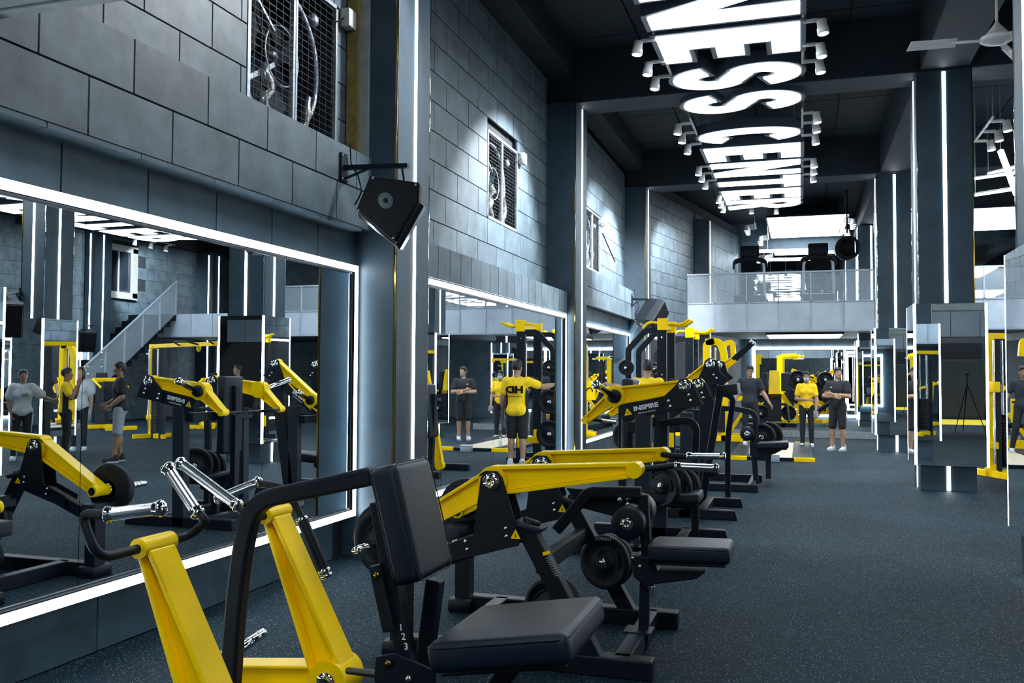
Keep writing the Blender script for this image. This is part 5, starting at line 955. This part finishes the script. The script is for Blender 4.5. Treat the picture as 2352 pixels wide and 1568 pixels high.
# ================================================================== people
class Field:
    def __init__(s, lo, hi, h): 
        s.lo = np.array(lo, float); s.h = h; s.n = np.ceil((np.array(hi)-lo)/h).astype(int)+1; s.F = np.full(s.n, 1.0)
    def sub(s, lo, hi):
        a = np.clip(np.floor((np.array(lo)-s.lo)/s.h).astype(int), 0, s.n-1); b = np.clip(np.ceil((np.array(hi)-s.lo)/s.h).astype(int)+1, 1, s.n)
        g = np.meshgrid(*[s.lo[i]+s.h*np.arange(a[i], b[i]) for i in range(3)], indexing='ij'); return tuple(slice(a[i], b[i]) for i in range(3)), np.stack(g, -1)
    def put(s, sl, d, k, cut=False):
        f = s.F[sl]
        if cut: s.F[sl] = np.maximum(f, -d); return
        hh = np.maximum(k-np.abs(f-d), 0)/k; s.F[sl] = np.minimum(f, d)-hh*hh*k/4
    def cone(s, a, b, ra, rb, k=.03):
        a, b = np.array(a, float), np.array(b, float); m = max(ra, rb)+k+.03; sl, X = s.sub(np.minimum(a, b)-m, np.maximum(a, b)+m)
        ab = b-a; t = np.clip(((X-a)@ab)/max(ab@ab, 1e-9), 0, 1); s.put(sl, np.linalg.norm(X-a-t[..., None]*ab, axis=-1)-(ra+(rb-ra)*t), k)
    def ell(s, c, r, k=.03, R=None, cut=False):
        c, r = np.array(c, float), np.array(r, float); m = r.max()+k+.03; sl, X = s.sub(c-m, c+m); q = X-c
        if R is not None: q = q@R
        k0 = np.linalg.norm(q/r, axis=-1); k1 = np.linalg.norm(q/(r*r), axis=-1); s.put(sl, k0*(k0-1)/np.maximum(k1, 1e-6), k, cut)
    def clip(s, p, n):
        "keep the side the normal points away from"
        _, X = s.sub(s.lo, s.lo+s.h*s.n); s.F = np.maximum(s.F, (X-np.array(p))@np.array(n, float))
    def mesh(s):
        F = s.F; S = F < 0; c8 = [S[i:S.shape[0]-1+i, j:S.shape[1]-1+j, k:S.shape[2]-1+k] for i in (0, 1) for j in (0, 1) for k in (0, 1)]
        cnt = sum(c.astype(np.int8) for c in c8); act = (cnt > 0) & (cnt < 8); I = np.argwhere(act); idx = np.full(act.shape, -1); idx[act] = np.arange(len(I))
        acc = np.zeros((len(I), 3)); num = np.zeros(len(I)); cor = [np.array((i, j, k)) for i in (0, 1) for j in (0, 1) for k in (0, 1)]
        for p in cor:
            for ax in range(3):
                if p[ax]: continue
                q = p.copy(); q[ax] = 1; f0 = F[tuple((I+p).T)]; f1 = F[tuple((I+q).T)]; m = (f0 < 0) != (f1 < 0); t = np.where(m, f0/np.where(m, f0-f1, 1), 0)
                e = np.repeat(p[None].astype(float), len(I), 0); e[:, ax] = t; acc[m] += e[m]; num[m] += 1
        V = s.lo+(I+acc/num[:, None])*s.h; Q = []
        for ax in range(3):
            o1, o2 = [(1, 2), (2, 0), (0, 1)][ax]; a = [slice(1, -1)]*3; b = [slice(1, -1)]*3; a[ax] = slice(0, -1); b[ax] = slice(1, None)
            m = S[tuple(a)] != S[tuple(b)]; E = np.argwhere(m); off = np.ones(3, int); off[ax] = 0; E = E+off
            d1 = np.zeros(3, int); d1[o1] = 1; d2 = np.zeros(3, int); d2[o2] = 1
            q = np.stack([idx[tuple((E-d1-d2).T)], idx[tuple((E-d2).T)], idx[tuple(E.T)], idx[tuple((E-d1).T)]], 1); flip = ~S[tuple(E.T)]; q[flip] = q[flip][:, ::-1]; Q.append(q)
        return V, np.concatenate(Q)
def skinm(n, c):
    m, N, L, b = new_mat(n); b.inputs['Base Color'].default_value = (*c, 1); b.inputs['Roughness'].default_value = .5; b.inputs['Subsurface Weight'].default_value = .08; b.inputs['Subsurface Radius'].default_value = (.02, .008, .005); return m
SKIN = skinm('skin', (.36, .21, .135)); SKIN2 = skinm('skin tanned', (.25, .135, .08)); HAIR = mat('black hair', (.008, .008, .010), .45, noise=.3, nscale=60, bump=.4, bscale=90)
CL = {k: mat('cloth '+k, c, .8, noise=.12, nscale=14, bump=.5, bscale=35) for k, c in {'yellow': (.95, .61, .003), 'black': (.005, .008, .012), 'white': (.42, .45, .47), 'grey': (.24, .27, .31), 'slate': (.018, .026, .040)}.items()}
MASK = mat('pale blue face mask', (.45, .56, .62), .7, noise=.05); EYEM = mat('eye dark', (.01, .01, .012), .2); EYEW = mat('eye white', (.6, .6, .58), .3); LIP = mat('lips', (.30, .11, .09), .45)
def person(name, label, base, h=1.7, face=0., head=(0, 0), arms=None, legs=None, top='yellow', bottom='black', short=True, sleeve=.62, hair='short', mask=False, female=False, skin=None, loose=.012, side=None, shoe='white', step=.0115, group=None, hem=.84):
    sc_ = h/1.75; base = V3(base); t = thing('person', label, 'person', base, group); skin = skin or SKIN
    ca, sa = math.cos(face), math.sin(face)
    def W(V): V = np.asarray(V)*sc_; return [(base.x+x*ca-y*sa, base.y+x*sa+y*ca, base.z+z) for x, y, z in V]
    sw = .165 if female else .19; hw = .088
    arms = arms or {}; legs = legs or {}
    sh = {'R': (sw, -.01, 1.415), 'L': (-sw, -.01, 1.415)}; J = {}
    for k, s in (('R', 1), ('L', -1)):
        el, wr = arms.get(k, ((s*(sw+.055), -.03, 1.13), (s*(sw+.07), .05, .885))); kn, an = legs.get(k, ((s*(hw+.01), .015, .50), (s*(hw+.015), -.02, .085))); J[k] = (np.array(sh[k]), np.array(el), np.array(wr), np.array((s*hw, 0, .92)), np.array(kn), np.array(an), s)
    pts = np.array([p for k in J for p in J[k][:6]]+[(0, .1, 1.8), (0, -.2, 0), (0, .2, 0)]); lo, hi = pts.min(0)-.22, pts.max(0)+.22; lo[2] = -.03; hi[2] = 1.84
    # head axes
    hy, hp = head; Rz = np.array([[math.cos(hy), -math.sin(hy), 0], [math.sin(hy), math.cos(hy), 0], [0, 0, 1]]); Rx = np.array([[1, 0, 0], [0, math.cos(hp), -math.sin(hp)], [0, math.sin(hp), math.cos(hp)]]); RH = Rz@Rx
    nk = np.array((0, -.015, 1.49)); hd = lambda p: nk+RH@np.array(p)
    B = Field(lo, hi, step)
    wst = .105 if female else .125
    B.ell((0, 0, .97), (.150, .105, .13)); B.ell((0, -.005, 1.12), (wst, .085, .14), .06); B.ell((0, 0, 1.29), (.150 if female else .165, .108, .17), .06); B.cone((-sw+.03, -.01, 1.40), (sw-.03, -.01, 1.40), .062, .062, .05)
    if female: B.ell((.065, .075, 1.28), (.06, .055, .06)); B.ell((-.065, .075, 1.28), (.06, .055, .06))
    for x in (-.07, .07): B.ell((x, -.055, .93), (.085, .08, .095), .04)
    B.cone((0, -.015, 1.42), hd((0, .01, .07)), .055, .050, .04)
    B.ell(hd((0, .012, .165)), (.074, .088, .095), .02, RH); B.ell(hd((0, .035, .10)), (.054, .062, .07), .03, RH); B.cone(hd((0, .095, .150)), hd((0, .112, .118)), .010, .015, .015)
    for x in (-1, 1): B.ell(hd((x*.077, .0, .135)), (.011, .02, .032), .01, RH)
    B.ell(hd((0, .088, .078)), (.026, .014, .012), .02, RH); B.ell(hd((0, .082, .055)), (.024, .02, .018), .02, RH)
    for k in J:
        S_, E_, Wr, Hp, K_, An, s = J[k]; f = .9 if female else 1.
        B.cone(S_, E_, .053*f, .038*f); B.cone(S_*.75+E_*.25, S_*.35+E_*.65, .052*f, .044*f, .04); B.cone(E_, Wr, .040*f, .026*f); B.cone(E_*.8+Wr*.2, E_*.5+Wr*.5, .044*f, .036*f, .03)
        d = (Wr-E_); d /= np.linalg.norm(d); hn = arms.get('n'+k); pn = np.array(hn if hn else (-s, .15, 0.), float); pn -= d*(pn@d); pn /= np.linalg.norm(pn); l = np.cross(d, pn)*s
        for q in (-.022, 0, .022): B.cone(Wr+l*q*.6, Wr+d*.085+l*q, .017, .0145, .012)
        for q, L in ((-.033, .060), (-.011, .072), (.011, .078), (.032, .070)):
            a = Wr+d*.088+l*q; b = a+(d*.85+pn*.35)*L*.55; B.cone(a, b, .0095, .0088, .006); B.cone(b, b+(d*.55+pn*.8)*L*.5, .0088, .0072, .005)
        a = Wr+d*.03+l*.030; b = a+(d*.6+l*.6+pn*.3)*.045; B.cone(a, b, .0125, .010, .008); B.cone(b, b+(d*.9+pn*.45)*.032, .010, .008, .005)
        B.cone(Hp, K_, .088, .055, .04); B.cone(K_, An, .053, .036, .03); m = K_*.7+An*.3; B.ell(m+np.array((0, -.022, 0)), (.047, .052, .11), .04)
        B.cone(An+np.array((0, -.02, -.035)), An+np.array((s*.012, .13, -.05)), .036, .03, .03)
    V, Qd = B.mesh(); g = G(); g.v = W(V); g.f = [tuple(q) for q in Qd.tolist()]; g.sm = [True]*len(g.f); g.build('body', skin, t)
    def cloth(fn, nm, m, lab=None):
        C_ = Field(lo, hi, step); fn(C_); V, Qd = C_.mesh()
        if not len(V): return None
        g = G(); g.v = W(V); g.f = [tuple(q) for q in Qd.tolist()]; g.sm = [True]*len(g.f); return g.build(nm, m, t, label=lab)
    L_ = loose
    def shirt(C_):
        C_.ell((0, 0, .97), (.155+L_, .112+L_, .14)); C_.ell((0, -.005, 1.12), (wst+.012+L_*1.4, .094+L_, .15), .06); C_.ell((0, 0, 1.29), ((.152 if female else .167)+L_, .110+L_, .175), .06); C_.cone((-sw+.03, -.01, 1.40), (sw-.03, -.01, 1.40), .062+L_, .062+L_, .05)
        if female: C_.ell((.065, .075, 1.28), (.06+L_, .055+L_, .06+L_)); C_.ell((-.065, .075, 1.28), (.06+L_, .055+L_, .06+L_))
        for x in (-.07, .07): C_.ell((x, -.055, .93), (.088+L_, .083+L_, .1), .04)
        C_.cone((-.05, -.015, 1.44), (.05, -.015, 1.44), .05, .05, .04); C_.clip((0, 0, hem), (0, 0, -1)); C_.clip((0, .06, 1.47), (0, .35, .94))
        if sleeve > 0:
            for k in J: S_, E_ = J[k][0], J[k][1]; C_.cone(S_, S_+(E_-S_)*sleeve, .057+L_, .052+L_*1.5, .04)
    cloth(shirt, 'shirt', CL[top])
    def lower(C_):
        C_.ell((0, 0, .97), (.156, .114, .12)); 
        for x in (-.07, .07): C_.ell((x, -.055, .93), (.090, .085, .1), .04)
        for k in J:
            Hp, K_, An = J[k][3:6]
            if short: C_.cone(Hp, K_+(Hp-K_)*.06, .102, .084, .03)
            else: C_.cone(Hp, K_, .096, .064, .03); C_.cone(K_, An+(K_-An)*.03, .063, .050, .02); C_.ell(K_*.7+An*.3+np.array((0, -.022, 0)), (.052, .056, .11), .04)
        C_.clip((0, 0, 1.05), (0, 0, 1))
    cloth(lower, 'shorts' if short else 'trousers', CL[bottom])
    if side:
        for s in (-1, 1): G().prism(W([(s*.167, -.055, 1.30), (s*.167, .05, 1.30), (s*.178, .05, .86), (s*.178, -.055, .86)]), V3((s*ca*.008, s*sa*.008, 0))).build('side_panel', CL[side], t)
    SHM = {'white': mat('white shoe', (.55, .57, .6), .5, noise=.1) if 'white shoe' not in bpy.data.materials else bpy.data.materials['white shoe'], 'black': CL['black']}[shoe]
    for k in J:
        An, s = J[k][5], J[k][6]
        def sh_(C_, An=An, s=s):
            C_.cone(An+np.array((0, -.035, -.035)), An+np.array((s*.015, .15, -.052)), .047, .037, .03); C_.cone(An+np.array((0, -.02, -.02)), An+np.array((0, -.02, .025)), .044, .046, .03); C_.clip((0, 0, 0.002), (0, 0, -1))
        o = cloth(sh_, 'shoe', SHM)
        q = [(-.045, -.075, 0), (.045, -.075, 0), (.052, .08, 0), (.03, .175, 0), (-.03, .175, 0), (-.052, .08, 0)]; G().prism(W([(An[0]+x, An[1]+y, max(An[2]-.085, 0)+.0) for x, y, z in q]), V3((0, 0, .022))).build('sole', WPL, o)
    def hr(C_):
        C_.ell(hd((0, -.004, .178)), (.084, .097, .097), .02, RH); C_.ell(hd((0, .02, .235)), (.07, .075, .045), .03, RH)
        if hair != 'short': C_.ell(hd((0, -.06, .12)), (.078, .06, .11), .03, RH)
        C_.ell(hd((0, .105, .11)), (.088, .085, .108), .01, RH, cut=True); C_.ell(hd((0, 0, .05)), (.12, .14, .062), .01, RH, cut=True) if hair == 'short' else None
        if hair == 'tail': C_.cone(hd((0, -.10, .19)), hd((0, -.15, .10)), .035, .035, .02); C_.cone(hd((0, -.15, .10)), hd((0, -.12, -.10)), .036, .015, .02)
        if hair == 'long':
            for x in (-1, 1): C_.cone(hd((x*.07, -.02, .16)), hd((x*.075, -.02, .02)), .03, .022, .03)
    cloth(hr, 'hair', HAIR)
    for x in (-1, 1):
        c = W([hd((x*.031, .090, .165))])[0]; fw = V3((-sa*math.cos(hy)-ca*math.sin(hy), ca*math.cos(hy)-sa*math.sin(hy), 0))
        e = G().ball(c, .012*sc_, 8).build('eye', EYEW, t); G().ball(V3(c)+fw*.007, .0075*sc_, 8).build('iris', EYEM, e)
        a, b = W([hd((x*.018, .097, .187)), hd((x*.046, .086, .188))]); G().cyl(a, b, .0035, 6).build('eyebrow', HAIR, t)
    if mask:
        def mk(C_): C_.ell(hd((0, .045, .098)), (.064, .073, .064), .01, RH); C_.cone(hd((0, .1, .13)), hd((0, .115, .10)), .012, .012, .03); C_.clip(hd((0, .02, .1)), RH@np.array((0, -1, 0))); C_.clip(hd((0, 0, .140)), RH@np.array((0, 0, 1.)))
        o = cloth(mk, 'face_mask', MASK); a, b, c, d_ = W([hd((.062, .05, .12)), hd((.078, -.0, .14)), hd((-.062, .05, .12)), hd((-.078, -.0, .14))]); G().cyl(a, b, .002, 5).cyl(c, d_, .002, 5).build('ear_loop', MASK, o)
    else:
        a, m_, b = W([hd((-.022, .094, .083)), hd((0, .103, .080)), hd((.022, .094, .083))]); G().ring([a, m_, b], .0045*sc_, 6).build('mouth', LIP, t)
    t['_w'] = 0; del t['_w']; return t, (lambda p: V3(W([p])[0]))
UP = ZV
# the man in yellow before the second mirror
m1, w1 = person('person', 'man seen from behind, yellow polo with black emblem, black shorts, reaching left to the rack', (-2.26, 13.95, 0), 1.725, 0., (0.15, 0), {'L': ((-.42, .08, 1.32), (-.64, .16, 1.37)), 'nL': (.0, .2, -1), 'R': ((.25, .0, 1.14), (.27, .10, .90))}, {}, 'yellow', 'black', loose=.012, side='black', step=.010)
text('HD', .15, w1((0, -.155, 1.27)), (1, 0, 0), (0, 0, 1), BLK, m1, 'emblem', sx=1.35, bold=.008)
for k in range(9): G().box(tuple(w1((-.135+k*.03, -.155, 1.155))), tuple(w1((-.135+k*.03+.022, -.150, 1.168)))).build('print_line', BLK, m1)
c = w1((.28, .14, .78)); G().rbox(c, (.012, 0, 0), (0, .11, .0), (0, 0, .15), .004, 1); tb_ = thing('clipboard', 'slate blue folder held in the right hand of the man in yellow', 'folder', c); G().rbox(c, (.006, 0, 0), (0, .11, 0), (0, 0, .15), .004, 1).build('cover', mat('slate blue card', (.10, .14, .24), .5), tb_); G().rbox(c+V3((.008, 0, .135)), (.004, 0, 0), (0, .04, 0), (0, 0, .012), .003, 1).build('clip', CHR, tb_)
G().ring([w1((-.57+.028*math.cos(q*.6), .13+.012*math.sin(q*.6)*.4, 1.352+.028*math.sin(q*.6))) for q in range(11)], .009, 6).build('wrist_band', BLK, m1)
# man in the slate T-shirt
g_ = P(1722, 862, Y=19.6)
m2, w2 = person('person', 'man in a dark slate T-shirt and black trousers looking down, beyond the machines', (g_.x, 19.6, .05), 1.66, math.pi+.12, (.1, -.22), {'R': ((.27, -.01, 1.14), (.34, .14, .93)), 'L': ((-.29, .0, 1.15), (-.42, .10, .92))}, {'L': ((-.15, .05, .50), (-.22, -.02, .085))}, 'slate', 'black', short=False, step=.011)
G().ring([w2((.335+.034*math.cos(q*.6), .125+.03*math.sin(q*.6), .955)) for q in range(11)], .010, 6).build('wrist_band', BLK, m2)
# masked woman in yellow
m3, w3 = person('person', 'woman in a yellow T-shirt, black leggings and pale face mask, facing the camera', (.12, 20.2, 0), 1.585, math.pi, (0, -.05), {'R': ((.235, .02, 1.12), (-.03, .20, 1.10)), 'nR': (0, -1, 0), 'L': ((-.225, .03, 1.12), (-.205, .15, .88))}, {}, 'yellow', 'black', short=False, hair='tail', mask=True, female=True, loose=.008, step=.0105, hem=.9)
c = w3((-.20, .19, .77)); pz = thing('glove', 'pale crumpled glove held by the masked woman in yellow', 'glove', c); G().rbox(c, (.05, 0, 0), (0, .02, 0), (0, 0, .07), .018, 3).build('fabric', CL['grey'], pz)
# black polo, arms crossed
m4, w4 = person('person', 'man in a black polo and long black shorts with folded arms, beside the mirrored column', (.71, 19.3, 0), 1.665, math.pi-.45, (.75, 0), {'R': ((.27, .06, 1.16), (-.04, .215, 1.14)), 'nR': (0, -1, 0), 'L': ((-.27, .06, 1.15), (.02, .245, 1.20)), 'nL': (0, -1, 0)}, {'R': ((.11, .02, .5), (.13, .0, .085))}, 'black', 'black', loose=.014, step=.0105, hem=.88)
text('HD', .035, w4((.08, .128, 1.34)), (-math.cos(.45), math.sin(.45)*-1, 0), (0, 0, 1), WHT, m4, 'emblem', sx=1.3)
# people seen only in mirrors
q = PM(48, 1056, Z=0)
m5, w5 = person('person', 'girl in white T-shirt and black striped trousers, hand on hip, in the big mirror', (q.x, q.y, 0), 1.53, 2.42, (-.3, .0), {'R': ((.40, -.03, 1.20), (.56, .10, 1.16)), 'L': ((-.24, -.05, 1.14), (-.20, .02, .92))}, {'L': ((-.11, .02, .5), (-.14, 0, .085))}, 'white', 'black', short=False, hair='tail', female=True, skin=SKIN2, loose=.03, hem=.86)
text('HD', .06, w5((.07, .165, 1.27)), (-math.cos(.72), math.sin(.72), 0), (0, 0, 1), BLK, m5, 'emblem', sx=1.3)
for s in (-1, 1): G().bar([w5((s*.19, 0, .90)), w5((s*.158, .0, .52)), w5((s*.16, -.02, .12))], (0, 1, 0), .018, .006).build('side_stripe', WHT, m5)
q = PM(272, 1060, Z=0)
m6, w6 = person('person', 'boy in black polo and light grey shorts, seen sideways in the big mirror', (q.x, q.y, 0), 1.67, -2.35, (-.0, -.1), {'L': ((-.25, -.03, 1.13), (-.20, .20, 1.02)), 'R': ((.24, -.03, 1.14), (.20, .17, .98))}, {'L': ((-.1, .02, .5), (-.11, -.04, .085)), 'R': ((.1, .03, .5), (.11, .08, .085))}, 'black', 'grey', loose=.02, skin=SKIN2, shoe='black', hem=.9)
q = PM(180, 1034, Z=0)
m7, w7 = person('person', 'woman in oversized white T-shirt and black trousers, behind the person in yellow', (q.x, q.y, 0), 1.60, 2.5, (0, 0), {}, {}, 'white', 'black', short=False, hair='long', female=True, loose=.035, hem=.78)
q = PM(150, 1055, Z=0)
m8, w8 = person('person', 'person in yellow polo with black sides, hand at the face, in the big mirror', (q.x, q.y, 0), 1.57, .9, (0, 0), {'L': ((-.26, .10, 1.18), (-.12, .20, 1.45)), 'R': ((.24, .12, 1.18), (.10, .21, 1.46)), 'nL': (1, 0, 0), 'nR': (-1, 0, 0)}, {}, 'yellow', 'black', short=False, female=True, hair='short', skin=SKIN2, loose=.014, side='black', shoe='black', hem=.9)
m9, w9 = person('person', 'masked man walking in a yellow polo, in the big mirror', (4.75, 7.75, 0), 1.70, -.98, (0, 0), {}, {'L': ((-.1, .12, .5), (-.1, .02, .085)), 'R': ((.1, -.02, .51), (.1, -.22, .12))}, 'yellow', 'black', short=False, mask=True, side='black', shoe='black')
m10, w10 = person('person', 'dark-haired person in a slate top, just above the backrest in the big mirror', (PM(545, 862, Y=17.4).x, 8.45, 0), 1.68, -.4, (0, 0), {}, {}, 'slate', 'slate')
